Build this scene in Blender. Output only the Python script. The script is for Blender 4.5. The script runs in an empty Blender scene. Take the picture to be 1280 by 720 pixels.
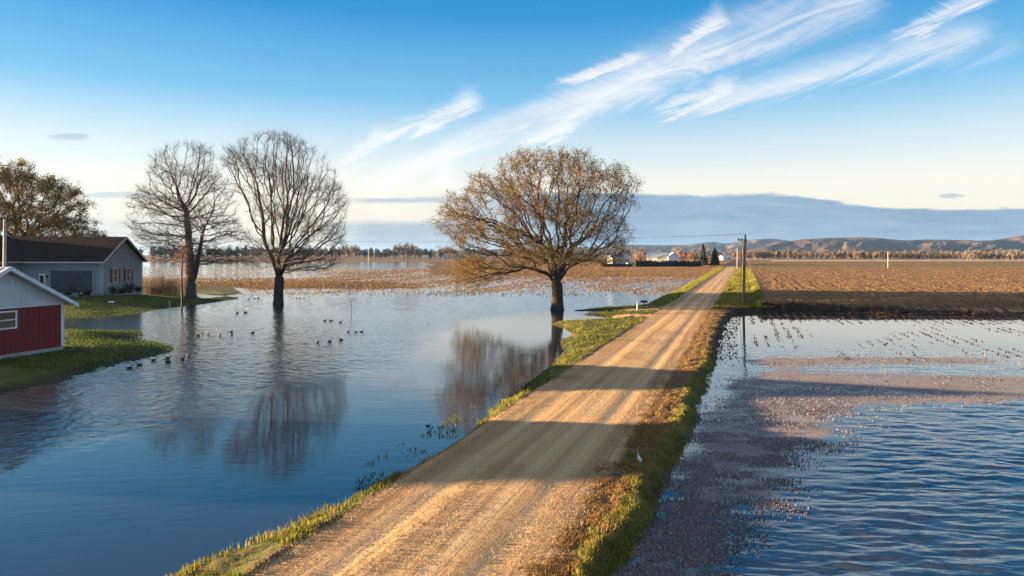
import bpy, math, random
import numpy as np
from mathutils import Vector, Matrix

R = math.radians
SC = bpy.context.scene
COL = SC.collection
random.seed(7)
F, H, HY = 853.3, 5.3, 318.0          # focal length (px of a 1280 wide frame), eye height, horizon row
K = 0.341                             # the road runs along X = K*Y + s
SUN_EL = 6.2
SUN_AZ = 82.0                         # degrees left of +Y


def at(x, y, z=0.0):
    """Ground point at height z seen at picture point (x, y)."""
    Y = F * (H - z) / (y - HY)
    return ((x - 640) / F * Y, Y, z)


def xz(x, y, Y):
    return ((x - 640) / F * Y, H - (y - HY) / F * Y)


# ------------------------------------------------------------------ tagging
def tag(o, label=None, cat=None, group=None, kind=None):
    if label: o['label'] = label
    if cat: o['category'] = cat
    if group: o['group'] = group
    if kind: o['kind'] = kind
    return o


def thing(name, label, cat, loc=(0, 0, 0), rz=0.0, group=None):
    o = bpy.data.objects.new(name, None)
    COL.objects.link(o)
    o.location = loc
    o.rotation_euler = (0, 0, rz)
    o.empty_display_size = 0.3
    return tag(o, label, cat, group)


def copy_tree(o, parent=None):
    c = o.copy()
    COL.objects.link(c)
    c.parent = parent
    for ch in list(o.children):
        copy_tree(ch, c)
    return c


ORD = ("first second third fourth fifth sixth seventh eighth ninth tenth eleventh twelfth thirteenth fourteenth "
       "fifteenth sixteenth seventeenth eighteenth nineteenth twentieth").split()
TENS = {20: 'twenty', 30: 'thirty', 40: 'forty', 50: 'fifty'}


def ordinal(n):
    if n <= 20: return ORD[n - 1]
    t, u = n // 10 * 10, n % 10
    if u == 0: return {30: 'thirtieth', 40: 'fortieth', 50: 'fiftieth'}[t]
    return TENS[t] + '-' + ORD[u - 1]


# ------------------------------------------------------------------ mesh helpers
class MB:
    def __init__(self):
        self.v, self.f = [], []

    def add(self, vs, fs):
        n = len(self.v)
        self.v += [tuple(p) for p in vs]
        self.f += [tuple(i + n for i in f) for f in fs]
        return self

    def box(self, x0, x1, y0, y1, z0, z1):
        vs = [(x, y, z) for z in (z0, z1) for y in (y0, y1) for x in (x0, x1)]
        return self.add(vs, [(0, 2, 3, 1), (4, 5, 7, 6), (0, 1, 5, 4), (2, 6, 7, 3), (0, 4, 6, 2), (1, 3, 7, 5)])

    def obox(self, c, ax, ay, az):
        c, ax, ay, az = map(Vector, (c, ax, ay, az))
        vs = [c + ax * i + ay * j + az * k for k in (-1, 1) for j in (-1, 1) for i in (-1, 1)]
        return self.add(vs, [(0, 2, 3, 1), (4, 5, 7, 6), (0, 1, 5, 4), (2, 6, 7, 3), (0, 4, 6, 2), (1, 3, 7, 5)])

    def prism(self, poly, d0, d1, axis='y'):
        """poly in the plane across axis, extruded from d0 to d1 along it."""
        def P(a, b, d):
            return (a, d, b) if axis == 'y' else ((d, a, b) if axis == 'x' else (a, b, d))
        n = len(poly)
        vs = [P(a, b, d0) for a, b in poly] + [P(a, b, d1) for a, b in poly]
        fs = [tuple(range(n))[::-1], tuple(range(n, 2 * n))]
        fs += [(i, (i + 1) % n, n + (i + 1) % n, n + i) for i in range(n)]
        return self.add(vs, fs)

    def tube(self, path, radii, n=8, cap=True):
        pts = [Vector(p) for p in path]
        if not hasattr(radii, '__len__'): radii = [radii] * len(pts)
        vs, fs = [], []
        ref = Vector((0.13, 0.29, 1))
        for i, p in enumerate(pts):
            d = (pts[min(i + 1, len(pts) - 1)] - pts[max(i - 1, 0)]).normalized()
            if abs(d.dot(ref.normalized())) > .95: ref = Vector((1, .2, .1))
            a = d.cross(ref).normalized(); b = d.cross(a)
            for k in range(n):
                t = 2 * math.pi * k / n
                vs.append(p + (a * math.cos(t) + b * math.sin(t)) * radii[i])
        for i in range(len(pts) - 1):
            for k in range(n):
                k2 = (k + 1) % n
                fs.append((i * n + k, i * n + k2, (i + 1) * n + k2, (i + 1) * n + k))
        if cap:
            fs.append(tuple(range(n))); fs.append(tuple(range((len(pts) - 1) * n, len(pts) * n))[::-1])
        return self.add(vs, fs)

    def lathe(self, prof, c=(0, 0, 0), axis='z', n=16):
        """prof: (radius, height) pairs about an axis through c."""
        vs, fs = [], []
        for r, h in prof:
            for k in range(n):
                t = 2 * math.pi * k / n
                a, b = r * math.cos(t), r * math.sin(t)
                p = {'z': (a, b, h), 'x': (h, a, b), 'y': (a, h, b)}[axis]
                vs.append((p[0] + c[0], p[1] + c[1], p[2] + c[2]))
        for i in range(len(prof) - 1):
            for k in range(n):
                k2 = (k + 1) % n
                fs.append((i * n + k, i * n + k2, (i + 1) * n + k2, (i + 1) * n + k))
        fs.append(tuple(range(n))[::-1]); fs.append(tuple(range((len(prof) - 1) * n, len(prof) * n)))
        return self.add(vs, fs)

    def build(self, name, mat, parent=None, smooth=False, bevel=0.0):
        me = bpy.data.meshes.new(name)
        me.from_pydata(self.v, [], self.f)
        me.validate()
        import bmesh
        bm = bmesh.new(); bm.from_mesh(me)
        bmesh.ops.recalc_face_normals(bm, faces=bm.faces)
        if bevel > 0:
            bmesh.ops.bevel(bm, geom=list(bm.edges), offset=bevel, segments=1, affect='EDGES', clamp_overlap=True)
        bm.to_mesh(me); bm.free()
        if smooth: me.shade_smooth()
        me.materials.append(mat)
        o = bpy.data.objects.new(name, me)
        COL.objects.link(o)
        if parent: o.parent = parent
        return o


def np_mesh(name, V, Fq, mat, parent=None, attrs=None, smooth=False):
    """Mesh from numpy arrays; Fq is (n, 3) or (n, 4)."""
    me = bpy.data.meshes.new(name)
    V = np.asarray(V, dtype=np.float32); Fq = np.asarray(Fq, dtype=np.int32)
    n, k = Fq.shape
    me.vertices.add(len(V)); me.vertices.foreach_set('co', V.ravel())
    me.loops.add(n * k); me.loops.foreach_set('vertex_index', Fq.ravel())
    me.polygons.add(n)
    me.polygons.foreach_set('loop_start', np.arange(0, n * k, k, dtype=np.int32))
    me.polygons.foreach_set('loop_total', np.full(n, k, dtype=np.int32))
    me.update(calc_edges=True)
    for a, val in (attrs or {}).items():
        at_ = me.attributes.new(a, 'FLOAT', 'POINT')
        at_.data.foreach_set('value', np.asarray(val, dtype=np.float32).ravel())
    if smooth: me.shade_smooth()
    me.materials.append(mat)
    o = bpy.data.objects.new(name, me)
    COL.objects.link(o)
    if parent: o.parent = parent
    return o


# ------------------------------------------------------------------ numpy noise and polygons
def _hash(ix, iy, seed):
    h = (ix * 374761393 + iy * 668265263 + seed * 974711) & 0x7fffffff
    h = ((h ^ (h >> 13)) * 1274126177) & 0x7fffffff
    return ((h ^ (h >> 16)) & 0xffff) / 65535.0


def vnoise(x, y, seed=0):
    ix, iy = np.floor(x).astype(np.int64), np.floor(y).astype(np.int64)
    fx, fy = x - ix, y - iy
    fx, fy = fx * fx * (3 - 2 * fx), fy * fy * (3 - 2 * fy)
    a = _hash(ix, iy, seed); b = _hash(ix + 1, iy, seed); c = _hash(ix, iy + 1, seed); d = _hash(ix + 1, iy + 1, seed)
    return (a * (1 - fx) + b * fx) * (1 - fy) + (c * (1 - fx) + d * fx) * fy


def fbm(x, y, octv=4, seed=0):
    s, a, t = 0, .5, 0
    for i in range(octv):
        s = s + a * vnoise(x * 2 ** i + 17.3 * i, y * 2 ** i - 9.1 * i, seed + i); t += a; a *= .5
    return s / t


def sstep(a, b, x):
    t = np.clip((x - a) / (b - a), 0, 1)
    return t * t * (3 - 2 * t)


def poly_sd(X, Y, poly):
    """Signed distance to a polygon, positive inside."""
    P = np.array(poly, dtype=float)
    d2 = np.full(X.shape, 1e18); ins = np.zeros(X.shape, bool)
    for i in range(len(P)):
        a, b = P[i], P[(i + 1) % len(P)]
        e = b - a
        wx, wy = X - a[0], Y - a[1]
        t = np.clip((wx * e[0] + wy * e[1]) / (e @ e + 1e-12), 0, 1)
        d2 = np.minimum(d2, (wx - t * e[0]) ** 2 + (wy - t * e[1]) ** 2)
        c = ((a[1] > Y) != (b[1] > Y))
        xin = a[0] + (Y - a[1]) / (e[1] if abs(e[1]) > 1e-9 else 1e-9) * e[0]
        ins ^= c & (X < xin)
    return np.where(ins, 1, -1) * np.sqrt(d2)


def gpoly(pts):
    return [at(x, y)[:2] for x, y in pts]


# ------------------------------------------------------------------ materials
def new_mat(name):
    m = bpy.data.materials.new(name)
    m.use_nodes = True
    nt = m.node_tree
    return m, nt, nt.nodes['Principled BSDF']


class NT:
    """Small node writer."""
    def __init__(self, nt): self.nt = nt
    def n(self, t, **kw):
        x = self.nt.nodes.new(t)
        for k, v in kw.items(): setattr(x, k, v)
        return x
    def link(self, a, b): self.nt.links.new(a, b)
    def _set(self, sock, v):
        if isinstance(v, bpy.types.NodeSocket): self.link(v, sock)
        elif v is not None: sock.default_value = v
    def math(self, op, a, b=None, c=None, clamp=False):
        x = self.n('ShaderNodeMath', operation=op, use_clamp=clamp)
        for i, v in enumerate((a, b, c)): self._set(x.inputs[i], v)
        return x.outputs[0]
    def sstep(self, a, b, v):
        x = self.n('ShaderNodeMapRange', interpolation_type='SMOOTHSTEP')
        self._set(x.inputs['Value'], v); self._set(x.inputs['From Min'], a); self._set(x.inputs['From Max'], b)
        return x.outputs[0]
    def noise(self, vec, scale, detail=3, rough=.55, dist=0):
        x = self.n('ShaderNodeTexNoise')
        if vec is not None: self.link(vec, x.inputs['Vector'])
        x.inputs['Scale'].default_value = scale; x.inputs['Detail'].default_value = detail
        x.inputs['Roughness'].default_value = rough; x.inputs['Distortion'].default_value = dist
        return x.outputs['Fac']
    def mix(self, f, a, b, blend='MIX'):
        x = self.n('ShaderNodeMix', data_type='RGBA', blend_type=blend)
        self._set(x.inputs[0], f)
        for s, v in ((x.inputs[6], a), (x.inputs[7], b)):
            if isinstance(v, (tuple, list)): v = (*v[:3], 1)
            self._set(s, v)
        return x.outputs[2]
    def attr(self, name):
        x = self.n('ShaderNodeAttribute', attribute_name=name)
        return x.outputs['Fac']
    def pos(self): return self.n('ShaderNodeNewGeometry').outputs['Position']
    def obj(self): return self.n('ShaderNodeTexCoord').outputs['Object']
    def sep(self, v):
        x = self.n('ShaderNodeSeparateXYZ'); self.link(v, x.inputs[0]); return x.outputs
    def comb(self, a, b, c):
        x = self.n('ShaderNodeCombineXYZ')
        for i, v in enumerate((a, b, c)): self._set(x.inputs[i], v)
        return x.outputs[0]
    def bump(self, h, dist, strength=1.0, normal=None):
        x = self.n('ShaderNodeBump')
        self.link(h, x.inputs['Height']); self._set(x.inputs['Distance'], dist); self._set(x.inputs['Strength'], strength)
        if normal is not None: self.link(normal, x.inputs['Normal'])
        return x.outputs[0]


def plain(name, col, rough=.6, var=.25, scale=4.0, metal=0.0, bump=0.0, spec=.5, col2=None):
    """Weathered single-colour surface: noise in colour, gloss and relief."""
    m, nt, b = new_mat(name)
    w = NT(nt)
    o = w.obj()
    n1 = w.noise(o, scale, 5, .6)
    c2 = col2 or tuple(c * (1 - var) for c in col)
    c1 = tuple(min(1, c * (1 + var * .5)) for c in col)
    w.link(w.mix(w.sstep(.3, .7, n1), c2, c1), b.inputs['Base Color'])
    w.link(w.math('MULTIPLY_ADD', n1, .25, rough - .12), b.inputs['Roughness'])
    b.inputs['Metallic'].default_value = metal
    b.inputs['Specular IOR Level'].default_value = spec
    if bump: w.link(w.bump(w.noise(o, scale * 6, 3), bump), b.inputs['Normal'])
    return m


def siding(name, col, pitch, axis='z', depth=.012):
    """Lap siding or standing seams as relief."""
    m, nt, b = new_mat(name)
    w = NT(nt)
    s = w.sep(w.obj())
    c = {'x': s[0], 'y': s[1], 'z': s[2]}[axis]
    fr = w.math('FRACT', w.math('DIVIDE', c, pitch))
    n1 = w.noise(w.obj(), 1.7, 5, .65)
    w.link(w.mix(w.sstep(.3, .75, n1), tuple(x * .82 for x in col), col), b.inputs['Base Color'])
    b.inputs['Roughness'].default_value = .6
    h = w.math('SUBTRACT', 1.0, fr) if axis == 'z' else w.sstep(.0, .12, w.math('ABSOLUTE', w.math('SUBTRACT', fr, .5)))
    w.link(w.bump(h, depth), b.inputs['Normal'])
    return m


M = {}
M['white_paint'] = plain('white paint', (.72, .74, .76), .55, .15, 2)
M['red_siding'] = siding('red siding', (.21, .011, .022), .30, 'y', .05)
M['white_siding'] = siding('white siding', (.62, .66, .70), .30, 'y', .01)
M['metal_roof'] = siding('metal roof', (.66, .70, .74), .30, 'x', .03)
M['grey_siding'] = siding('grey lap siding', (.27, .30, .335), .22, 'z', .06)
M['shingle'] = plain('shingles', (.034, .024, .022), .9, .5, 3, bump=.02, spec=.08)
M['trim'] = plain('grey trim', (.5, .52, .55), .5, .15)
M['shutter'] = plain('shutter paint', (.02, .025, .035), .5, .2)
M['garage'] = siding('garage door', (.045, .055, .08), .53, 'z', .03)
M['concrete'] = plain('concrete', (.34, .34, .34), .85, .25, 2, bump=.01)
M['glass'] = plain('window glass', (.02, .022, .026), .12, .3, 1, spec=.8)
M['black_plastic'] = plain('black plastic', (.018, .018, .02), .5, .3, 8)
M['rubber'] = plain('rubber', (.02, .02, .02), .85, .3, 12, bump=.005)
M['rim'] = plain('wheel rim', (.25, .25, .26), .4, .2, 8, metal=.8)
M['green_paint'] = plain('dark green paint', (.010, .014, .011), .45, .3, 4)
M['wood_pole'] = plain('weathered pole wood', (.17, .13, .10), .85, .4, 9, bump=.01)
M['pale_pole'] = plain('pale pole wood', (.45, .41, .36), .8, .25, 6)
M['grey_metal'] = plain('galvanised metal', (.4, .41, .42), .45, .2, 5, metal=.7)
M['wire'] = plain('wire', (.12, .12, .13), .5, .2)
M['insulator'] = plain('insulator', (.06, .05, .045), .3, .2)
M['bark_dark'] = plain('dark bark', (.055, .042, .034), .9, .45, 5, bump=.03)
M['bark_grey'] = plain('grey bark', (.09, .072, .06), .9, .45, 5, bump=.03)
M['bark_tan'] = plain('tan bark', (.20, .13, .085), .9, .35, 5)
M['twig_grey'] = plain('grey twigs', (.06, .05, .044), .9, .3, 1)
M['twig_red'] = plain('red twigs', (.30, .125, .06), .85, .3, 2)
M['twig_tan'] = plain('tan twigs', (.18, .13, .09), .9, .3, .3)
M['twig_orange'] = plain('orange twigs', (.25, .145, .09), .9, .25, .3)
M['conifer'] = plain('conifer needles', (.022, .034, .018), .85, .5, 1.5)
M['hedge'] = plain('hedge leaves', (.025, .034, .014), .85, .5, 1.5)
M['duck'] = plain('dark plumage', (.035, .03, .026), .7, .5, 9)
M['goose'] = plain('brown plumage', (.09, .07, .055), .7, .5, 9)
M['pale_plumage'] = plain('pale plumage', (.45, .42, .4), .7, .4, 9)
M['gull'] = plain('grey white plumage', (.6, .62, .66), .6, .3, 9)


def leaf_mat(name, c1, c2, trans=.35):
    m, nt, b = new_mat(name)
    w = NT(nt)
    col = w.mix(w.sstep(.35, .65, w.noise(w.obj(), 1.1, 4, .7)), c1, c2)
    w.link(col, b.inputs['Base Color'])
    b.inputs['Roughness'].default_value = .7
    b.inputs['Specular IOR Level'].default_value = .2
    t = w.n('ShaderNodeBsdfTranslucent'); w.link(col, t.inputs['Color'])
    mx = w.n('ShaderNodeMixShader'); mx.inputs[0].default_value = trans
    w.link(b.outputs[0], mx.inputs[1]); w.link(t.outputs[0], mx.inputs[2])
    w.link(mx.outputs[0], nt.nodes['Material Output'].inputs['Surface'])
    return m


M['leaf_amber'] = leaf_mat('amber spring leaves', (.11, .07, .018), (.25, .165, .045))
M['leaf_olive'] = leaf_mat('olive spring leaves', (.08, .06, .018), (.20, .145, .04))
M['leaf_shrub'] = leaf_mat('dark shrub leaves', (.02, .025, .015), (.05, .045, .03), .2)


def straw_mat(name, dark, mid, light, trans=.0):
    """Loose residue and blades: colour follows each piece's own tint."""
    m, nt, b = new_mat(name)
    w = NT(nt)
    r = w.n('ShaderNodeValToRGB')
    r.color_ramp.elements[0].color = (*dark, 1); r.color_ramp.elements[1].color = (*light, 1)
    e = r.color_ramp.elements.new(.5); e.color = (*mid, 1)
    w.link(w.attr('tint'), r.inputs[0])
    w.link(r.outputs[0], b.inputs['Base Color'])
    b.inputs['Roughness'].default_value = .8
    b.inputs['Specular IOR Level'].default_value = .25
    if trans:
        t = w.n('ShaderNodeBsdfTranslucent'); w.link(r.outputs[0], t.inputs['Color'])
        mx = w.n('ShaderNodeMixShader'); mx.inputs[0].default_value = trans
        w.link(b.outputs[0], mx.inputs[1]); w.link(t.outputs[0], mx.inputs[2])
        w.link(mx.outputs[0], nt.nodes['Material Output'].inputs['Surface'])
    return m


M['residue'] = straw_mat('corn residue', (.06, .032, .018), (.21, .125, .058), (.46, .30, .14))
M['residue_dark'] = straw_mat('wet residue', (.03, .018, .012), (.09, .05, .03), (.26, .14, .07))
M['grass'] = straw_mat('grass blades', (.045, .075, .012), (.14, .15, .022), (.36, .31, .08), .45)
M['lawn_grass'] = straw_mat('lawn blades', (.03, .065, .01), (.07, .12, .018), (.15, .17, .03), .3)
M['dry_grass'] = straw_mat('dry grass blades', (.14, .075, .025), (.27, .16, .05), (.36, .25, .10), .3)
M['mat_bits'] = straw_mat('floating chaff', (.075, .064, .072), (.23, .20, .215), (.55, .50, .52))

# ------------------------------------------------------------------ terrain
YS = 6.0 * np.exp(np.arange(0, 770) * 0.009)           # 6 m to about 6 km
US = np.concatenate([np.linspace(-3.2, -.9, 60, endpoint=False), np.linspace(-.9, .86, 800), np.linspace(.88, 2.0, 30)])
GX = US[None, :] * YS[:, None]
GY = np.repeat(YS[:, None], len(US), 1)

SHORE_L = gpoly([(225, 722), (262, 700), (330, 672), (420, 635), (480, 603), (515, 592), (560, 572), (598, 545), (600, 530),
                 (616, 512), (650, 488), (690, 458), (706, 440), (701, 424), (716, 420), (712, 413), (690, 404.5), (700, 402.6),
                 (722, 402), (742, 400.5), (762, 399.2), (766, 396.5), (752, 394.6), (727, 393.2), (748, 391.2),
                 (772, 389.6), (774, 388.6), (756, 388.4), (716, 388.2), (745, 386), (785, 384), (812, 381), (822, 375.5), (834, 370.5), (850, 365)])
VERGE_L = SHORE_L + [(K * 110 - 9.7, 110), (K * 285 - 10.5, 285), (K * 285 - 5, 285), (K * 3 - 5, 3), (-8.9, 3)]
SHORE_R = gpoly([(762, 740), (776, 716), (790, 690), (801, 672), (806, 655), (816, 640), (820, 622), (834, 606), (838, 590), (852, 572),
                 (858, 548), (868, 528), (873, 510), (884, 488), (891, 462), (897, 440), (902, 420), (907, 405), (914, 395)])
BANK = [at(x, y)[:2] for x, y in [(914, 395), (930, 391), (960, 390), (1010, 390.5), (1060, 392), (1100, 393), (1180, 395), (1280, 397), (1420, 398)]]
RIGHT = SHORE_R + BANK[1:] + [(140, 60), (1300, 62), (1300, 4000), (-1300 + 1200, 4000), (K * 285 - 5, 285), (K * 3 - 5, 3), (0, 3)]
LAWN_H = gpoly([(84, 398), (120, 397), (165, 393), (178, 390), (215, 384.5), (255, 380), (290, 374.5), (304, 372), (285, 370.2), (262, 369), (240, 366.5)]) + \
    [(-37, 82), (-36, 92), (-45, 110), (-150, 125), (-230, 70), (-75, 57)]
LAWN_S = gpoly([(-90, 515), (-30, 500), (20, 489), (55, 484), (95, 470), (150, 455), (195, 444), (217, 437.5), (212, 432), (190, 427), (172, 423), (180, 418), (172, 414), (120, 412.5), (80, 411.5), (20, 412)]) + \
    [(-48, 48), (-120, 50), (-130, 22), (-34, 17)]

S = GX - K * GY
road_d = np.maximum(np.maximum(-7.6 - S, S + 3.35), 0) + np.maximum(GY - 285, 0)      # distance outside the gravel
wob = (fbm(GX * .6, GY * .6, 3, 5) - .5)
sdL = poly_sd(GX, GY, VERGE_L) + wob * .35
sdR = poly_sd(GX, GY, RIGHT) + wob * .7
sdH = poly_sd(GX, GY, LAWN_H) + wob * .5
sdS = poly_sd(GX, GY, LAWN_S) + wob * .4

Z = np.full(GX.shape, -.55)
n_low = fbm(GX * .05, GY * .05, 3, 11)
n_mid = fbm(GX * .5, GY * .5, 4, 21)
n_row = fbm(S * 2.6, GY * .12, 3, 31)
# left field beyond the pond: lies within a hand's breadth of the water
fieldL = (S < -9) & (GY > 70)
uu = GX / GY
yp = HY + F * H / GY                                    # only used to phrase distances
zl = np.full(GX.shape, -.06)
zl = np.where(GY > 470, .15 + .0004 * (GY - 470), zl)
rightish = sstep(-.16, -.02, uu)
zl = np.maximum(zl, (-.06 + .30 * sstep(150, 200, GY)) * rightish + -.06 * (1 - rightish))
band = sstep(98, 112, GY) * (1 - sstep(122, 140, GY)) * (1 - sstep(-.2, -.08, uu))
zl = np.maximum(zl, -.06 + .10 * band)
zl = zl + (n_low - .5) * .10 * (GY > 96) + (n_mid - .5) * .08
Z = np.where(fieldL, np.maximum(Z, -.55 + (zl + .55) * sstep(78, 98, GY)), Z)
# verge, lawns, right field
Z = np.maximum(Z, np.minimum(.055 * np.maximum(sdL, 0) ** .7 * 3.2, .23) * (sdL > 0) + np.where(sdL <= 0, np.maximum(sdL * .35, -.55), 0) - .0)
Z = np.maximum(Z, np.where(sdH > 0, 1.17 * sstep(0, 17, sdH) ** .8, np.maximum(sdH * .3, -.55)))
Z = np.maximum(Z, np.where(sdS > 0, .40 * sstep(0, 4, sdS), np.maximum(sdS * .3, -.55)))
fld = .62 * sstep(58, 64, GY) * (1 - .5 * sstep(80, 300, GY))
zr_in = .25 * sstep(0, .5, sdR)
zr_field = np.minimum(fld + .12, .75 * np.maximum(sdR, 0)) * sstep(.4, 2.0, S)
Z = np.maximum(Z, np.where(sdR > 0, np.maximum(zr_in, zr_field), np.maximum(sdR * .10, -.35)))
furrow = (n_row - .5) * .16 + (n_mid - .5) * .14
Z = Z + np.where((sdR > 0) & (S > 1.8), furrow * sstep(1.8, 4, S), 0)
# flooded rows that break the surface at the right
rows_flood = sstep(.42, .75, fbm(GX * .03 + 3, GY * .05, 3, 44)) * sstep(28, 44, GX) * sstep(42, 54, GY) * (sdR < 0)
Z = np.where(rows_flood > 0, np.maximum(Z, -.12 + rows_flood * (.10 + .16 * (n_row - .35))), Z)
# the road bed, with shallow ruts, and its rough shoulder
prof = .27 - .012 * np.abs(S + 5.3) ** 1.5 * .6 - .025 * np.exp(-((S + 6.5) / .28) ** 2) - .025 * np.exp(-((S + 4.1) / .28) ** 2) + (n_mid - .5) * .03
k_r = 1 - sstep(0, .9, road_d)
Z = np.where(road_d < .9, Z * (1 - k_r) + prof * k_r, Z)
# spur to the flooded drive
spur = (S < -7.0) & (S > -17) & (sdL > 0)
grass_lump = (fbm(GX * 2.2, GY * 2.2, 3, 77) - .35) * .12
# far plain settles just above the flood
Z = np.where(GY > 520, np.maximum(Z, .12), Z)
ledge = (sdL > 0) & (road_d > .25)
Z = Z + np.where(ledge | ((sdR > 0) & (road_d > .6) & (S < 2)), grass_lump * sstep(.0, .5, np.maximum(sdL, sdR)), 0)

# surface attributes
a_road = 1 - sstep(0, .35, road_d + (n_mid - .5) * .5)
drive = np.exp(-((GY - 63.0 - .14 * (GX - 14)) / 1.0) ** 2) * (S < -7) * (sdL > 0)
drive2 = np.exp(-((GY - 56.6) / 1.6) ** 2) * (S < -7) * (sdL > 0)
a_road = np.maximum(a_road, sstep(.35, .8, np.maximum(drive, drive2)))
rough_sh = ((S > -3.5) & (S < -1.2) & (GY < 64)) * 1.0
a_rough = np.clip(rough_sh * sstep(.35, .7, sdR + (n_mid - .5) * .8), 0, 1)
a_rough = np.maximum(a_rough, (sdL > 0) * (1 - sstep(.15, .6, road_d + (n_mid - .5) * .7)) * (GY < 60))
a_grass = np.clip(((sdL > -.3) & (GY < 300)) * 1.0 + (sdH > -.3) + (sdS > -.3), 0, 1)
a_grass = np.maximum(a_grass, ((S > -3.2) & (S < 1.9) & (GY < 290) & (sdR > -.3)) * 1.0)
a_field = np.where((sdR > 0) & (S > 1.5), sstep(1.6, 2.2, S + (n_mid - .5)), 0)
a_field = np.where(fieldL & (S < -9.5) & (a_grass < .5), 1.0, a_field)
a_grass = a_grass * (1 - np.clip(a_field, 0, 1))
a_wet = (1 - sstep(.02, .16, Z)) * np.where(sdH > -.5, .3, 1)
a_wet = np.maximum(a_wet, ((sdR > -.2) & (sdR < 1.5) & (S > -2) & (GY > 40)) * 1.0)
tan = ((GY > 500) & (GY < 560) & (S > 20)) | ((GY > 640) & (GY < 720) & (S > 0))
green_far = ((GY > 270) & (GY < 300) & (S > 0)) | ((GY > 300) & (GY < 318))
a_tan = tan * 1.0
a_grass = np.maximum(a_grass, green_far * .8)

gm, nt, b = new_mat('open ground')
w = NT(nt)
P = w.pos(); px, py, pz = w.sep(P)
s_ = w.math('MULTIPLY_ADD', py, -K, px)
sv = w.comb(s_, py, pz)
nA = w.noise(P, 1.3, 6, .65)
nB = w.noise(P, 9.0, 5, .7)
nC = w.noise(P, 38.0, 3, .6)
stretch = w.comb(w.math('MULTIPLY', s_, 2.6), w.math('MULTIPLY', py, .05), 0.0)
nS = w.noise(stretch, 1.0, 6, .62)
stretch2 = w.comb(w.math('MULTIPLY', s_, 9.0), w.math('MULTIPLY', py, .12), 0.0)
nS2 = w.noise(stretch2, 1.0, 4, .6)
# soil, stubble, grass, gravel
soil = w.mix(w.sstep(.3, .7, nB), (.045, .026, .015), (.13, .075, .04))
rowv = w.comb(w.math('MULTIPLY', s_, 1.3), w.math('MULTIPLY', py, .16), 0.0)
nR = w.noise(rowv, 1.6, 5, .65)
straw = w.mix(w.sstep(.42, .62, w.noise(P, 3.2, 6, .75)), (.11, .06, .03), (.48, .28, .125))
field = w.mix(w.sstep(.40, .62, nR), soil, straw)
tanc = w.mix(nA, (.42, .31, .2), (.6, .47, .32))
field = w.mix(w.attr('tan'), field, tanc)
grs = w.mix(w.sstep(.35, .65, nA), (.045, .062, .012), (.12, .115, .025))
grs = w.mix(w.sstep(.5, .75, nB), grs, (.15, .11, .04))
rough = w.mix(w.sstep(.38, .62, nB), (.05, .028, .012), (.27, .15, .06))
grav = w.mix(w.sstep(.3, .7, nS), (.42, .25, .115), (.64, .415, .205))
grav = w.mix(w.math('MULTIPLY', w.sstep(.5, .72, nS2), .5), grav, (.17, .11, .07))
wobs = w.math('MULTIPLY_ADD', w.noise(w.comb(0.0, w.math('MULTIPLY', py, .11), 0.0), 1.0, 2), .5, w.math('ADD', s_, -.25))
for ctr, wid_, amt in ((-6.55, .34, .55), (-5.0, .30, .45), (-4.2, .30, .5)):
    k_ = w.sstep(1.0, 0.0, w.math('ABSOLUTE', w.math('DIVIDE', w.math('SUBTRACT', wobs, ctr), wid_)))
    grav = w.mix(w.math('MULTIPLY', k_, w.math('MULTIPLY', nS, amt * 2.1)), grav, (.62, .44, .25))
for ctr, wid_, amt in ((-7.2, .5, .5), (-5.75, .3, .45), (-3.55, .4, .5)):
    k_ = w.sstep(1.0, 0.0, w.math('ABSOLUTE', w.math('DIVIDE', w.math('SUBTRACT', wobs, ctr), wid_)))
    grav = w.mix(w.math('MULTIPLY', k_, w.math('MULTIPLY', nS2, amt * 2.1)), grav, (.19, .11, .05))
grav = w.mix(w.math('MULTIPLY', w.sstep(.55, .75, nA), .35), grav, (.22, .14, .08))
grav = w.mix(w.math('MULTIPLY', w.sstep(.46, .7, nC), .55), grav, (.46, .36, .26))
grav = w.mix(w.math('MULTIPLY', w.sstep(.56, .72, w.noise(P, 22, 3, .6)), .6), grav, (.12, .08, .055))
bed = w.mix(nB, (.03, .022, .017), (.06, .04, .03))
c = w.mix(w.attr('field'), bed, field)
c = w.mix(w.attr('grass'), c, grs)
c = w.mix(w.attr('rough'), c, rough)
c = w.mix(w.attr('road'), c, grav)
wet = w.math('MULTIPLY', w.attr('wet'), w.math('SUBTRACT', 1.0, w.attr('road')))
c = w.mix(wet, c, w.mix(1.0, c, (.34, .31, .3), 'MULTIPLY'))
w.link(c, b.inputs['Base Color'])
w.link(w.math('MULTIPLY_ADD', wet, -.25, .92), b.inputs['Roughness'])
b.inputs['Specular IOR Level'].default_value = .25
hb = w.math('ADD', w.math('MULTIPLY', nB, .05), w.math('MULTIPLY', nC, .018))
hb = w.math('ADD', hb, w.math('MULTIPLY', nS2, .035))
fb = w.math('MULTIPLY', w.attr('field'), w.math('ADD', w.math('MULTIPLY', nR, .35), w.math('MULTIPLY', nB, .10)))
hb = w.math('ADD', hb, fb)
w.link(w.bump(hb, 1.0, .8), b.inputs['Normal'])

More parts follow.
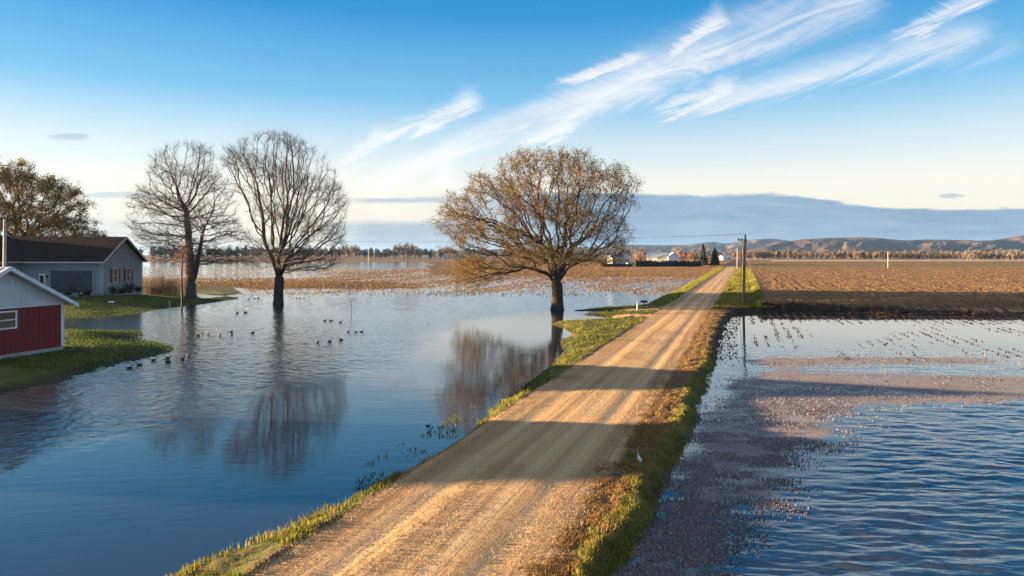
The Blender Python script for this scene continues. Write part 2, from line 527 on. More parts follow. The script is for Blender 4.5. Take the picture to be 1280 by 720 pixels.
# one sheet of terrain, cut into its named regions
nr, nc = GX.shape
V = np.stack([GX, GY, Z], -1).reshape(-1, 3)
idx = np.arange(nr * nc).reshape(nr, nc)
Q = np.stack([idx[:-1, :-1], idx[:-1, 1:], idx[1:, 1:], idx[1:, :-1]], -1).reshape(-1, 4)
ATT = {'road': a_road, 'rough': a_rough, 'grass': a_grass, 'field': a_field, 'wet': a_wet, 'tan': a_tan}
reg = np.zeros(GX.shape, int)                                     # 0 bed/plain
reg[(a_field > .5)] = 1
reg[(a_grass > .5)] = 2
reg[(sdH > 0) | (sdS > 0)] = 3
reg[a_rough > .5] = 2
reg[a_road > .5] = 4
RF = reg[:-1, :-1].reshape(-1)
names = {0: ('ground', 'muddy flooded ground between the road, lawns and plain'), 1: ('field', 'brown corn stubble fields on both sides of the road'),
         2: ('grass_verge', 'green and brown grass verge along the gravel road'), 3: ('lawn', 'mown green lawn around house and red shed'),
         4: ('road', 'straight tan gravel road with wheel tracks')}
for rid, (nm, lb) in names.items():
    q = Q[RF == rid]
    used, inv = np.unique(q, return_inverse=True)
    o = np_mesh(nm, V[used], inv.reshape(-1, 4), gm, attrs={k: v.reshape(-1)[used] for k, v in ATT.items()}, smooth=True)
    tag(o, lb, nm.replace('_', ' '), kind='structure')
base = MB().add([(-9000, -3000, -1.2), (9000, -3000, -1.2), (9000, 12000, -1.2), (-9000, 12000, -1.2)], [(0, 1, 2, 3)]).build('terrain', M['bark_dark'])
tag(base, 'flat plain reaching the horizon under the fields', 'plain', kind='structure')


def ground_z(x, y):
    i = int(np.clip(round(math.log(max(y, 6.01) / 6.0) / .009), 0, nr - 1))
    j = int(np.argmin(np.abs(US - x / YS[i])))
    return float(Z[i, j])


def ground_z_np(x, y):
    i = np.clip(np.round(np.log(np.maximum(y, 6.01) / 6.0) / .009).astype(int), 0, nr - 1)
    j = np.clip(np.searchsorted(US, x / YS[i]), 0, nc - 1)
    return Z[i, j]


# ------------------------------------------------------------------ water
def water_mat(name, right):
    m, nt, b = new_mat(name)
    w = NT(nt)
    P = w.pos(); x, y, z = w.sep(P)
    b.inputs['Base Color'].default_value = (.028, .032, .041, 1)
    b.inputs['IOR'].default_value = 1.6
    b.inputs['Specular IOR Level'].default_value = .95
    amp = w.attr('ripple')
    if right:
        b.inputs['Base Color'].default_value = (.016, .028, .052, 1)
        v = w.comb(w.math('MULTIPLY_ADD', y, .12, w.math('MULTIPLY', x, .55)), w.math('MULTIPLY_ADD', x, .10, w.math('MULTIPLY', y, 1.9)), 0.0)
        h = w.noise(v, 1.15, 3, .5, .5)
        h2 = w.noise(w.comb(w.math('MULTIPLY', x, 1.6), w.math('MULTIPLY', y, 4.2), 3.0), 1.6, 2, .5)
        hh = w.math('MULTIPLY_ADD', h2, .22, h)
        nrm = w.bump(hh, w.math('MULTIPLY', amp, .05))
        nrm = w.bump(w.noise(P, 2.0, 2, .5), .0025, 1.0, nrm)
        # chaff drifting on the surface
        deb = w.attr('debris')
        n1 = w.noise(w.comb(x, w.math('MULTIPLY', y, 1.6), 0.0), 14.0, 4, .75)
        n2 = w.noise(P, .9, 4, .6)
        n3 = w.noise(w.comb(w.math('MULTIPLY', x, .9), w.math('MULTIPLY', y, 2.4), 4.0), 1.3, 5, .7, .4)
        n4 = w.noise(w.comb(w.math('MULTIPLY', x, .25), w.math('MULTIPLY', y, .8), 7.0), 1.0, 4, .6, .6)
        mot = w.math('ADD', w.math('MULTIPLY', w.math('SUBTRACT', n3, .5), .85), w.math('MULTIPLY', w.math('SUBTRACT', n4, .5), .55))
        thr = w.math('SUBTRACT', w.math('SUBTRACT', .86, w.math('MULTIPLY', deb, .47)), w.math('MULTIPLY', mot, w.math('MULTIPLY_ADD', deb, .5, .15)))
        k = w.sstep(-.05, .05, w.math('SUBTRACT', n1, thr))
        k = w.math('MULTIPLY', k, w.sstep(.02, .2, deb))
        col = w.mix(w.sstep(.35, .65, w.noise(P, 25, 3, .7)), (.10, .085, .092), (.42, .37, .385))
        col = w.mix(w.sstep(.35, .7, n4), col, w.mix(1.0, col, (.72, .68, .70), 'MULTIPLY'))
        d = w.n('ShaderNodeBsdfPrincipled')
        w.link(col, d.inputs['Base Color']); d.inputs['Roughness'].default_value = .75
        w.link(w.bump(n1, .06), d.inputs['Normal'])
        mx = w.n('ShaderNodeMixShader')
        w.link(k, mx.inputs[0]); w.link(b.outputs[0], mx.inputs[1]); w.link(d.outputs[0], mx.inputs[2])
        w.link(mx.outputs[0], nt.nodes['Material Output'].inputs['Surface'])
    else:
        v = w.comb(w.math('MULTIPLY', x, 1.0), w.math('MULTIPLY', y, 1.25), 0.0)
        h = w.noise(v, 3.4, 3, .6, .3)
        nrm = w.bump(h, w.math('MULTIPLY', amp, .03))
        v2 = w.comb(w.math('MULTIPLY_ADD', y, .35, w.math('MULTIPLY', x, .35)), w.math('MULTIPLY_ADD', x, -.25, w.math('MULTIPLY', y, 1.6)), 0.0)
        nrm = w.bump(w.noise(v2, 2.2, 3, .5), .0045, 1.0, nrm)
    b.inputs['Roughness'].default_value = .03
    w.link(nrm, b.inputs['Normal'])
    return m


def water_sheet(name, label, s0f, s1f, ys, ncol, attrs_f, mat, wave=None, wdir=(1, 1)):
    yy = np.repeat(ys[:, None], ncol, 1)
    t = np.linspace(0, 1, ncol)[None, :]
    x0, x1 = s0f(ys)[:, None], s1f(ys)[:, None]
    xx = x0 + (x1 - x0) * t
    A = attrs_f(xx, yy)
    zz = np.zeros_like(xx)
    if wave:
        wy = yy + .10 * xx; WX, WY = wdir
        for sc_, am, sd_ in wave:
            zz = zz + (vnoise(xx * WX * sc_ + yy * .2 * sc_ + 40, wy * WY * sc_ + 7 + .5 * np.sin(xx * .4), sd_) - .5) * am
        zz = zz * np.clip(A['ripple'], 0, 1) * (yy > 8)
    V = np.stack([xx, yy, zz], -1).reshape(-1, 3)
    ix = np.arange(len(ys) * ncol).reshape(len(ys), ncol)
    q = np.stack([ix[:-1, :-1], ix[:-1, 1:], ix[1:, 1:], ix[1:, :-1]], -1).reshape(-1, 4)
    o = np_mesh(name, V, q, mat, attrs=A, smooth=True)
    return tag(o, label, 'water', kind='structure')


CALM_L = gpoly([(-400, 640), (0, 604), (110, 572), (200, 556), (310, 545), (330, 500), (440, 478), (545, 455), (560, 420), (640, 392), (700, 388)]) + [(40, 60), (40, 3), (-60, 3)]


def attL(x, y):
    sd = poly_sd(x, y, CALM_L)
    nz = fbm(x * .15, y * .1, 3, 60)
    r = .03 + .97 * sstep(1.0, -2.5, sd + (nz - .5) * 5)
    near = 0
    return {'ripple': np.clip(r * (1 - .55 * sstep(60, 140, y)) + near, 0, 1)}


WAVES_R = gpoly([(880, 760), (888, 700), (905, 665), (935, 635), (975, 600), (1000, 575), (1030, 545), (1050, 522), (1100, 508), (1190, 500), (1300, 494), (1500, 490)]) + [(60, 12), (20, 6)]
DEB_R = gpoly([(770, 730), (800, 680), (822, 640), (850, 580), (868, 530), (880, 500), (896, 490), (925, 470), (930, 455), (1000, 448), (1150, 450), (1300, 452), (1500, 455), (1500, 500)]) + \
    gpoly([(1300, 496), (1190, 503), (1090, 515), (1050, 525), (1020, 555), (1000, 585), (960, 625), (925, 645), (900, 680), (885, 720), (880, 760)])


def attR(x, y):
    nz = fbm(x * .5, y * .5, 3, 61) - .5
    sw = poly_sd(x, y, WAVES_R) + nz * 1.0
    sd = poly_sd(x, y, DEB_R) + nz * 1.6 + (fbm(x * .18, y * .35, 4, 62) - .5) * 5 * sstep(14, 30, y) + (fbm(x * 2.5, y * 2.5, 3, 63) - .5) * .8 + .35
    rip = np.maximum(sstep(-.8, 2.2, sw), .16)
    darkband = np.exp(-((y - 31.5 - (fbm(x * .1, y * .2, 2, 4) - .5) * 3) / 1.6) ** 2)
    rip = np.where(y > 39, rip * sstep(44, 39, y), rip)
    rip = np.maximum(rip, .35 * darkband * sstep(13, 17, x))
    deb = sstep(-.8, 1.2, sd) * (1 - .75 * darkband * sstep(11, 16, x))
    deb = np.maximum(deb, .35 * sstep(40, 34, y) * sstep(30, 34, y))
    return {'ripple': np.clip(rip + .01, 0, 1), 'debris': np.clip(deb, 0, 1)}


MID = lambda ys: K * ys - 5.3
ysl = np.concatenate([np.linspace(-40, 8, 8), np.arange(9, 15, .25), np.arange(15, 64, .105), 64 * np.exp(np.arange(0, 190) * .011)])
water_sheet('water', 'flooded pond left of the gravel road', lambda y: -2.0 - .80 * np.maximum(y, 8.0), MID, ysl, 560, attL, water_mat('pond water', False), ((2.6, .021, 301), (5.0, .015, 302)), (.85, 1.0))
water_sheet('water', 'pond water reaching left beyond the lawns', lambda y: np.full_like(y, -420.0), lambda y: -2.0 - .80 * np.maximum(y, 8.0), np.concatenate([np.linspace(-40, 8, 8), 9 * np.exp(np.arange(0, 120) * .034)]), 60, attL, water_mat('side water', False))
ysr = np.concatenate([np.linspace(-40, 5, 8), 8 * np.exp(np.arange(0, 540) * .0039)])
water_sheet('water', 'windblown flood water with floating chaff right of the gravel road', MID, lambda y: np.maximum(.95 * y, 0) + 6.0 + 25 * sstep(40, 60, y), ysr, 640, attR, water_mat('flood water', True), ((1.0, .036, 201), (1.8, .028, 202), (3.4, .016, 203)), (1.15, 3.3))


# ------------------------------------------------------------------ loose cover: residue clods, grass blades, chaff
rng = np.random.default_rng(3)


def clods(name, label, x, y, z, size, tint, mat, tall=.6):
    n = len(x)
    ang = rng.uniform(0, 2 * math.pi, n)
    vs = np.zeros((n, 4, 3))
    for k in range(3):
        a = ang + k * 2.094 + rng.uniform(-.5, .5, n)
        r = size * rng.uniform(.4, 1.0, n)
        vs[:, k, 0] = x + np.cos(a) * r; vs[:, k, 1] = y + np.sin(a) * r; vs[:, k, 2] = z - .04
    vs[:, 3, 0] = x + rng.normal(0, .35, n) * size; vs[:, 3, 1] = y + rng.normal(0, .35, n) * size
    vs[:, 3, 2] = z + size * tall * rng.uniform(.3, 1.1, n)
    i4 = np.arange(n)[:, None] * 4
    f = np.concatenate([i4 + np.array([a]) for a in ((0, 1, 3), (1, 2, 3), (2, 0, 3))])
    o = np_mesh(name, vs.reshape(-1, 3), f, mat, attrs={'tint': np.repeat(tint, 4)})
    return tag(o, label, 'residue', kind='stuff')


# left field
n = 620000
Yc = 1 / rng.uniform(1 / 420, 1 / 78, n); Uc = rng.uniform(-.62, .40, n); Xc = Uc * Yc
sc = Xc - K * Yc
ub = Uc
lf = 1 - sstep(-.33, -.22, ub)
left_band = sstep(98, 112, Yc) * ((1 - sstep(140, 165, Yc)) * lf + (1 - sstep(205, 270, Yc)) * (.35 + .65 * sstep(118, 135, Yc)) * (1 - lf)) * .95
left_speck = .15 * sstep(84, 98, Yc) * (Yc < 300)
dl = np.maximum(left_band, left_speck)
dr = .9 * sstep(120, 185, Yc) + .27 * sstep(84, 105, Yc)
mixr = sstep(-.17, -.02, ub)
den = np.where(Yc > 290, dl * 0, dl) * (1 - mixr) + dr * mixr
den *= .35 + 1.3 * sstep(.35, .65, fbm(sc * .35, Yc * .05, 3, 91))
keep = (rng.uniform(0, 1, n) < den) & (sc < -10.2) & (poly_sd(Xc, Yc, LAWN_H) < -1)
Xc, Yc = Xc[keep], Yc[keep]
zc = np.maximum(ground_z_np(Xc, Yc), -.03)
clods('stubble', 'brown corn residue poking out of the flooded left field', Xc, Yc, zc, rng.uniform(.07, .19, len(Xc)) * (1 + Yc / 260), rng.beta(2, 2.2, len(Xc)), M['residue'], .5)

# right field
n = 240000
Yc = 1 / rng.uniform(1 / 290, 1 / 62, n); Xc = rng.uniform(.32, .86, n) * Yc
sc = Xc - K * Yc
keep = (sc > 2.3) & (rng.uniform(0, 1, n) < (.25 + .9 * sstep(.35, .6, fbm(sc * .8, Yc * .06, 3, 93))) * (.45 + .75 * (np.sin(sc * 2 * math.pi / 1.52) > -.2)))
keep &= poly_sd(Xc, Yc, RIGHT) > .8
Xc, Yc = Xc[keep], Yc[keep]
clods('stubble', 'tan corn residue covering the ploughed right field', Xc, Yc, ground_z_np(Xc, Yc), rng.uniform(.05, .13, len(Xc)) * (1 + Yc / 420), rng.beta(2, 1.8, len(Xc)), M['residue'], .55)

# rows of stalks standing out of the right flood
xs, ys_, ts, zs = [], [], [], []
for k in range(0, 70):
    s0 = .6 + k * .76
    m_ = int(rng.integers(240, 420))
    yy = rng.uniform(34, 62, m_)
    xx = K * yy + s0 + rng.normal(0, .09, m_)
    dn = fbm(np.full(m_, k * .31), yy * .22, 3, 95) + np.clip((xx - 26) / 40, 0, .25) + np.clip((yy - 52) / 40, 0, .12)
    if s0 < 3.2: dn = dn + .16 * np.exp(-((yy - 49) / 6) ** 2)
    kp = (rng.uniform(0, 1, m_) < sstep(.50, .74, dn)) & (poly_sd(xx, yy, RIGHT) < .1)
    xs.append(xx[kp]); ys_.append(yy[kp])
xs = np.concatenate(xs); ys_ = np.concatenate(ys_)
clods('corn_stalks', 'dark rows of drowned corn stalks in the right flood', xs, ys_, np.full(len(xs), .0), rng.uniform(.04, .12, len(xs)), rng.beta(1.6, 3, len(xs)), M['residue_dark'], .7)

# clods slumped along the dark field bank
m_ = 9000
yy = rng.uniform(58, 66, m_); xx = rng.uniform(20, 56, m_)
sdb = poly_sd(xx, yy, RIGHT)
kp = (sdb > -.5) & (sdb < 2.0) & (rng.uniform(0, 1, m_) < .9 - .3 * np.abs(sdb))
xx, yy = xx[kp], yy[kp]
clods('mud_clods', 'black muddy clods along the field bank', xx, yy, np.maximum(ground_z_np(xx, yy), -.02), rng.uniform(.10, .32, len(xx)), rng.beta(1.2, 6, len(xx)), M['residue_dark'], .55)
m_ = 5000
yy = rng.uniform(34, 63, m_); xx = K * yy + rng.uniform(-2.1, .4, m_)
sdb = poly_sd(xx, yy, RIGHT)
kp = (sdb > -1.0) & (sdb < .9) & (rng.uniform(0, 1, m_) < .8 - .5 * np.abs(sdb))
xx, yy = xx[kp], yy[kp]
clods('mud_clods', 'dark muddy clods along the road ditch', xx, yy, np.maximum(ground_z_np(xx, yy), -.02), rng.uniform(.05, .2, len(xx)), rng.beta(1.2, 5, len(xx)), M['residue_dark'], .5)


n = 520000
yy = 1 / rng.uniform(1 / 44, 1 / 10.5, n); xx = K * yy + rng.uniform(-2.2, 22, n)
dbt = attR(xx, yy)['debris'] * sstep(.40, .62, fbm(xx * 1.1, yy * 2.2, 5, 64) * .6 + fbm(xx * .3, yy * .7, 3, 65) * .4 + .04)
kp = (rng.uniform(0, 1, n) < dbt * (.95 - .75 * sstep(15, 27, yy))) & (poly_sd(xx, yy, RIGHT) < .1)
xx, yy = xx[kp], yy[kp]
clods('floating_chaff', 'grainy mauve chaff and broken stalks afloat beside the right verge', xx, yy, np.full(len(xx), .04), rng.uniform(.008, .024, len(xx)) * (1 + yy / 60), rng.beta(1.5, 2.6, len(xx)), M['mat_bits'], .22)


def blades(name, label, x, y, z, h, wdt, tint, mat, lean=.35):
    n = len(x)
    a = rng.uniform(0, 2 * math.pi, n); dx, dy = np.cos(a), np.sin(a)
    la = rng.uniform(0, 2 * math.pi, n); ln = rng.uniform(.1, 1, n) * lean * h
    vs = np.zeros((n, 5, 3))
    z = z - .02
    for k, (f_, sg) in enumerate(((0, -1), (0, 1), (.55, 1), (.55, -1))):
        ww = wdt * (1 if f_ == 0 else .7)
        vs[:, k, 0] = x + dx * ww * sg + np.cos(la) * ln * f_ * .5
        vs[:, k, 1] = y + dy * ww * sg + np.sin(la) * ln * f_ * .5
        vs[:, k, 2] = z + h * f_
    vs[:, 4, 0] = x + np.cos(la) * ln; vs[:, 4, 1] = y + np.sin(la) * ln; vs[:, 4, 2] = z + h
    i5 = np.arange(n)[:, None] * 5
    f = np.concatenate([i5 + np.array([a_]) for a_ in ((0, 1, 2), (0, 2, 3), (3, 2, 4))])
    o = np_mesh(name, vs.reshape(-1, 3), f, mat, attrs={'tint': np.repeat(tint, 5)})
    return tag(o, label, 'grass', kind='stuff')


def scatter(n, y0, y1, s0, s1, p):
    yy = 1 / rng.uniform(1 / y1, 1 / y0, n)
    xx = K * yy + rng.uniform(s0, s1, n)
    k = rng.uniform(0, 1, n) < p(xx, yy)
    return xx[k], yy[k]


def pL(x, y):
    sd = poly_sd(x, y, VERGE_L); rd = -7.6 - (x - K * y)
    cl = fbm(x * 1.6, y * 1.6, 3, 55)
    dr = np.maximum(np.exp(-((y - 63.0 - .14 * (x - 14)) / 1.0) ** 2), np.exp(-((y - 56.6) / 1.6) ** 2))
    return sstep(-.25, .25, sd) * sstep(.1, .55, rd) * sstep(.28, .5, cl) * (1 - sstep(.3, .6, dr))


def tuft_mask(x, y): return fbm(x * 2.4, y * 2.4, 3, 56)


x, y = scatter(170000, 9.5, 120, -16, -7.4, pL)
blades('grass', 'green grass blades on the left road verge', x, y, np.maximum(ground_z_np(x, y), -.03), rng.uniform(.03, .15, len(x)) * (.45 + 1.1 * tuft_mask(x, y)), .006 + y * .00035,
       np.clip(rng.beta(2, 2.5, len(x)) + (tuft_mask(x, y) - .5) * .7, 0, 1), M['grass'])


def pR(x, y):
    s = x - K * y; sd = poly_sd(x, y, RIGHT)
    cl = fbm(x * 1.3, y * 1.3, 3, 57)
    return sstep(-.12, .12, sd) * sstep(.75, .45, sd + (cl - .5) * 1.0) * sstep(.25, .45, cl) * np.where(y > 36, .25, 1) * (y < 66)


x, y = scatter(110000, 9.5, 66, -3.4, -1, pR)
blades('grass', 'yellow green grass tufts along the right road edge', x, y, np.maximum(ground_z_np(x, y), -.02), rng.uniform(.03, .11, len(x)) * (.5 + 1.0 * tuft_mask(x + 9, y)), .006 + y * .0003,
       np.clip(rng.beta(3, 1.6, len(x)) + .08 + (tuft_mask(x, y) - .5) * .6, 0, 1), M['grass'], .5)


def pD(x, y):
    s = x - K * y
    cl = fbm(x * 2.0, y * 2.0, 4, 58)
    return sstep(-3.6, -2.8, s + (cl - .5)) * sstep(.3, .6, poly_sd(x, y, RIGHT)) * sstep(.40, .58, cl)


x, y = scatter(60000, 9.5, 64, -3.8, -1.6, pD)
blades('dry_grass', 'flattened brown grass on the right road shoulder', x, y, ground_z_np(x, y), rng.uniform(.03, .09, len(x)), .007 + y * .0003, rng.beta(2, 2, len(x)), M['dry_grass'], 1.2)


def pV(x, y):
    s = x - K * y
    return ((s > -2.9) & (s < 2.0)) * sstep(.25, .5, fbm(x * .7, y * .35, 3, 59))


x, y = scatter(45000, 63, 260, -3.0, 2.1, pV)
blades('grass', 'green grass strip beside the right field', x, y, ground_z_np(x, y), rng.uniform(.08, .28, len(x)), .01 + y * .0004,
       np.clip(rng.beta(2, 2, len(x)) + (fbm(x * .4, y * .2, 2, 8) - .5) * .8, 0, 1), M['grass'])
x, y = scatter(14000, 72, 270, -10.2, -7.7, lambda x, y: np.ones_like(x))
blades('grass', 'yellow green grass strip beside the left field', x, y, ground_z_np(x, y), rng.uniform(.1, .3, len(x)), .012 + y * .0004, rng.beta(3, 2, len(x)), M['grass'])
def pS(x, y):
    m_ = np.minimum(np.abs(poly_sd(x, y, VERGE_L) - .35), np.abs(poly_sd(x, y, RIGHT) - .3))
    return sstep(.5, .1, m_) * sstep(.5, .68, fbm(x * 1.1, y * .9, 3, 98)) * ((x - K * y < -7.75) | (x - K * y > -3.2))


x, y = scatter(20000, 9.5, 64, -12, -1, pS)
blades('dead_stems', 'pale dead stems leaning along both water edges of the road', x, y, np.maximum(ground_z_np(x, y), -.02), rng.uniform(.08, .26, len(x)), .003 + y * .0002, rng.beta(3, 2, len(x)), M['dry_grass'], .9)
# lawns
n = 90000
yy = rng.uniform(30, 82, n); xx = rng.uniform(-.95, -.36, n) * yy
k = (poly_sd(xx, yy, LAWN_H) > -.1) | (poly_sd(xx, yy, LAWN_S) > -.1)
xx, yy = xx[k], yy[k]
blades('grass', 'short green lawn grass around the house and shed', xx, yy, np.maximum(ground_z_np(xx, yy), -.02), rng.uniform(.04, .12, len(xx)), .02 + yy * .0003,
       np.clip(rng.beta(2, 3.5, len(xx)) + (fbm(xx * .3, yy * .3, 3, 66) - .5) * .5, 0, 1), M['lawn_grass'])
# submerged weeds off the left verge
x, y = scatter(9000, 14, 24, -9.6, -7.7, lambda x, y: sstep(.56, .66, fbm(x * 1.5, y * 1.1, 3, 67)) * .28)
blades('grass', 'drowned grass tips breaking the pond surface', x, y, np.zeros(len(x)), rng.uniform(.03, .10, len(x)), .008 + y * .0003, rng.beta(1.5, 3, len(x)), M['grass'], .9)

n = 26000
yy = 1 / rng.uniform(1 / 46, 1 / 10, n); ss = rng.uniform(-7.9, -3.0, n)
kp = rng.uniform(0, 1, n) < .15 + .85 * sstep(.42, .66, fbm(ss * 2.2, yy * .15, 3, 97))
yy, ss = yy[kp], ss[kp]; xx = K * yy + ss
clods('gravel', 'loose tan stones scattered over the gravel road', xx, yy, ground_z_np(xx, yy) + .032, rng.uniform(.004, .013, len(xx)) * (1 + yy / 60), rng.beta(2, 2, len(xx)), straw_mat('loose stones', (.17, .11, .05), (.41, .30, .155), (.60, .48, .29)), .7)

# ------------------------------------------------------------------ trees
def colonize(rg, att, seeds, D, di, dk, trop=(0, 0, .12), iters=120, jit=.36):
    """Grow a branch skeleton towards a cloud of points. seeds: list of (xyz, parent index)."""
    pos = [np.array(p, float) for p, _ in seeds]; par = [q for _, q in seeds]
    kids = {}
    att = att.copy()
    nd = np.full(len(att), 1e9); ni = np.zeros(len(att), int)
    new = list(range(len(pos)))
    trop = np.array(trop)
    for it in range(iters):
        for i in new:
            d = np.linalg.norm(att - pos[i], axis=1)
            m_ = d < nd
            nd[m_] = d[m_]; ni[m_] = i
        live = nd > dk
        att, nd, ni = att[live], nd[live], ni[live]
        if not len(att): break
        act = nd < di
        if not act.any():
            act = nd <= nd.min() + 1e-6
        new = []
        src = ni[act]; dirs = att[act]
        for i in np.unique(src):
            v = (dirs[src == i] - pos[i]); v = v / (np.linalg.norm(v, axis=1)[:, None] + 1e-9)
            v = v.mean(0); v = v / (np.linalg.norm(v) + 1e-9) + trop + rg.normal(0, jit, 3)
            v /= np.linalg.norm(v) + 1e-9
            ks = kids.setdefault(i, [])
            if len(ks) >= 4: continue
            if any(k_ @ v > .8 for k_ in ks):
                q_ = dirs[src == i]
                v = q_[rg.integers(0, len(q_))] - pos[i]; v = v / (np.linalg.norm(v) + 1e-9) + rg.normal(0, .12, 3)
                v /= np.linalg.norm(v)
                if any(k_ @ v > .9 for k_ in ks): continue
            ks.append(v)
            pos.append(pos[i] + v * D * rg.uniform(.85, 1.15)); par.append(i); new.append(len(pos) - 1)
        if not new: break
    return np.array(pos), np.array(par)


def skeleton_mesh(pos, par, base_r, tip_r, split_r=.05):
    """Chains of tapered tubes: (trunk verts, faces), (crown verts, faces), node radius."""
    n = len(pos)
    ch = [[] for _ in range(n)]
    for i, p in enumerate(par):
        if p >= 0: ch[p].append(i)
    cnt = np.zeros(n)
    for i in range(n - 1, -1, -1):
        if not ch[i]: cnt[i] += 1
        if par[i] >= 0: cnt[par[i]] += cnt[i]
    e = math.log(max(cnt[0], 3)) / math.log(base_r / tip_r)
    rad = tip_r * cnt ** (1 / e)
    out = [([], [], 0), ([], [], 0)]
    VV = [[], []]; FF = [[], []]; off = [0, 0]
    stack = [(0, None)]
    while stack:
        i, frm = stack.pop()
        path = [] if frm is None else [frm]
        while True:
            path.append(i)
            if not ch[i]: break
            k = sorted(ch[i], key=lambda c_: -cnt[c_])
            for c_ in k[1:]: stack.append((c_, i))
            i = k[0]
        if len(path) < 2: continue
        rr = rad[path].copy()
        if frm is not None: rr[0] = min(rr[0], rr[1] * 1.25)
        r0 = rr[0]
        g = 0 if r0 > split_r else 1
        sides = 9 if r0 > .2 else (6 if r0 > .07 else (4 if r0 > .035 else 3))
        p = pos[path]
        if len(p) > 3:
            q = p.copy(); q[1:-1] = .25 * p[:-2] + .5 * p[1:-1] + .25 * p[2:]; p = q
        d = np.gradient(p, axis=0); d /= np.linalg.norm(d, axis=1)[:, None] + 1e-9
        ref = np.array([.31, .17, .93]) if abs(d[0] @ np.array([.31, .17, .93])) < .9 else np.array([1., .1, .1])
        a = np.cross(d, ref); a /= np.linalg.norm(a, axis=1)[:, None] + 1e-9
        b_ = np.cross(d, a)
        t = np.arange(sides) * 2 * math.pi / sides
        ring = p[:, None, :] + rr[:, None, None] * (a[:, None, :] * np.cos(t)[None, :, None] + b_[:, None, :] * np.sin(t)[None, :, None])
        L = len(p)
        ii = off[g] + np.arange(L * sides).reshape(L, sides)
        nx = np.roll(ii, -1, 1)
        FF[g].append(np.stack([ii[:-1], nx[:-1], nx[1:], ii[1:]], -1).reshape(-1, 4))
        VV[g].append(ring.reshape(-1, 3)); off[g] += L * sides
    return VV, FF, off, rad, ch


def twigs_mesh(rg, P0, D0, length, r, off, up=.25, seg=3):
    """Thin three sided twigs from points P0 along directions D0; returns verts, faces and points along them."""
    n = len(P0)
    d = D0 + rg.normal(0, .42, (n, 3)); d /= np.linalg.norm(d, axis=1)[:, None]
    L = length * rg.uniform(.5, 1.2, n)
    pts = [P0]
    for k in range(seg):
        d = d + rg.normal(0, .13, (n, 3)) + np.array([0, 0, up * .3]); d /= np.linalg.norm(d, axis=1)[:, None]
        pts.append(pts[-1] + d * (L / seg)[:, None])
    pts = np.stack(pts, 1)
    a = np.cross(d, np.array([.3, .2, .9])); a /= np.linalg.norm(a, axis=1)[:, None] + 1e-9
    b_ = np.cross(d, a)
    t = np.arange(3) * 2.094
    rr = r * np.linspace(1, .35, seg + 1)
    ring = pts[:, :, None, :] + rr[None, :, None, None] * (a[:, None, None, :] * np.cos(t)[None, None, :, None] + b_[:, None, None, :] * np.sin(t)[None, None, :, None])
    ii = off + np.arange(n * (seg + 1) * 3).reshape(n, seg + 1, 3)
    nx = np.roll(ii, -1, 2)
    f = np.stack([ii[:, :-1], nx[:, :-1], nx[:, 1:], ii[:, 1:]], -1).reshape(-1, 4)
    return ring.reshape(-1, 3), f, pts


def quads(rg, C, size, off):
    n = len(C)
    a = rg.normal(0, 1, (n, 3)); a /= np.linalg.norm(a, axis=1)[:, None]
    b_ = np.cross(a, rg.normal(0, 1, (n, 3))); b_ /= np.linalg.norm(b_, axis=1)[:, None] + 1e-9
    s = size * rg.uniform(.6, 1.3, n)[:, None]
    v = np.stack([C - a * s, C + b_ * s * .55, C + a * s, C - b_ * s * .55], 1)
    f = off + np.arange(n * 4).reshape(n, 4)
    return v.reshape(-1, 3), f


def profile_cloud(rg, prof, n, depth, cx, shell=.45, clump=1.15, gap=-.25, ragged=.34):
    """Points inside a crown given as (height, left, right) rows; depth is the ratio of depth to width."""
    zs = np.array([p[0] for p in prof]); l = np.array([p[1] for p in prof]); r = np.array([p[2] for p in prof])
    o = np.argsort(zs); zs, l, r = zs[o], l[o], r[o]
    out = []
    wmax = (r - l).max()
    while len(out) < n:
        z = rg.uniform(zs[0], zs[-1]); a, b_ = np.interp(z, zs, l), np.interp(z, zs, r)
        if rg.uniform() > (b_ - a) / wmax: continue
        c, h = (a + b_) / 2, (b_ - a) / 2
        rad = rg.uniform(0, 1) ** shell; t = rg.uniform(0, 2 * math.pi)
        rad *= 1.15 - ragged * (.5 + .5 * math.sin(3 * t + z * .9 + cx) * math.sin(1.6 * z + 2 * t + cx))
        q = (c + h * rad * math.cos(t), depth * h * rad * math.sin(t), z)
        if clump and math.sin(q[0] * clump + 1.3 * math.sin(q[1] * clump)) + math.sin(q[1] * clump * 1.1 + 2) + math.sin(q[2] * clump * 1.2 + q[0] * .5) < gap: continue
        out.append(q)
    return np.array(out)


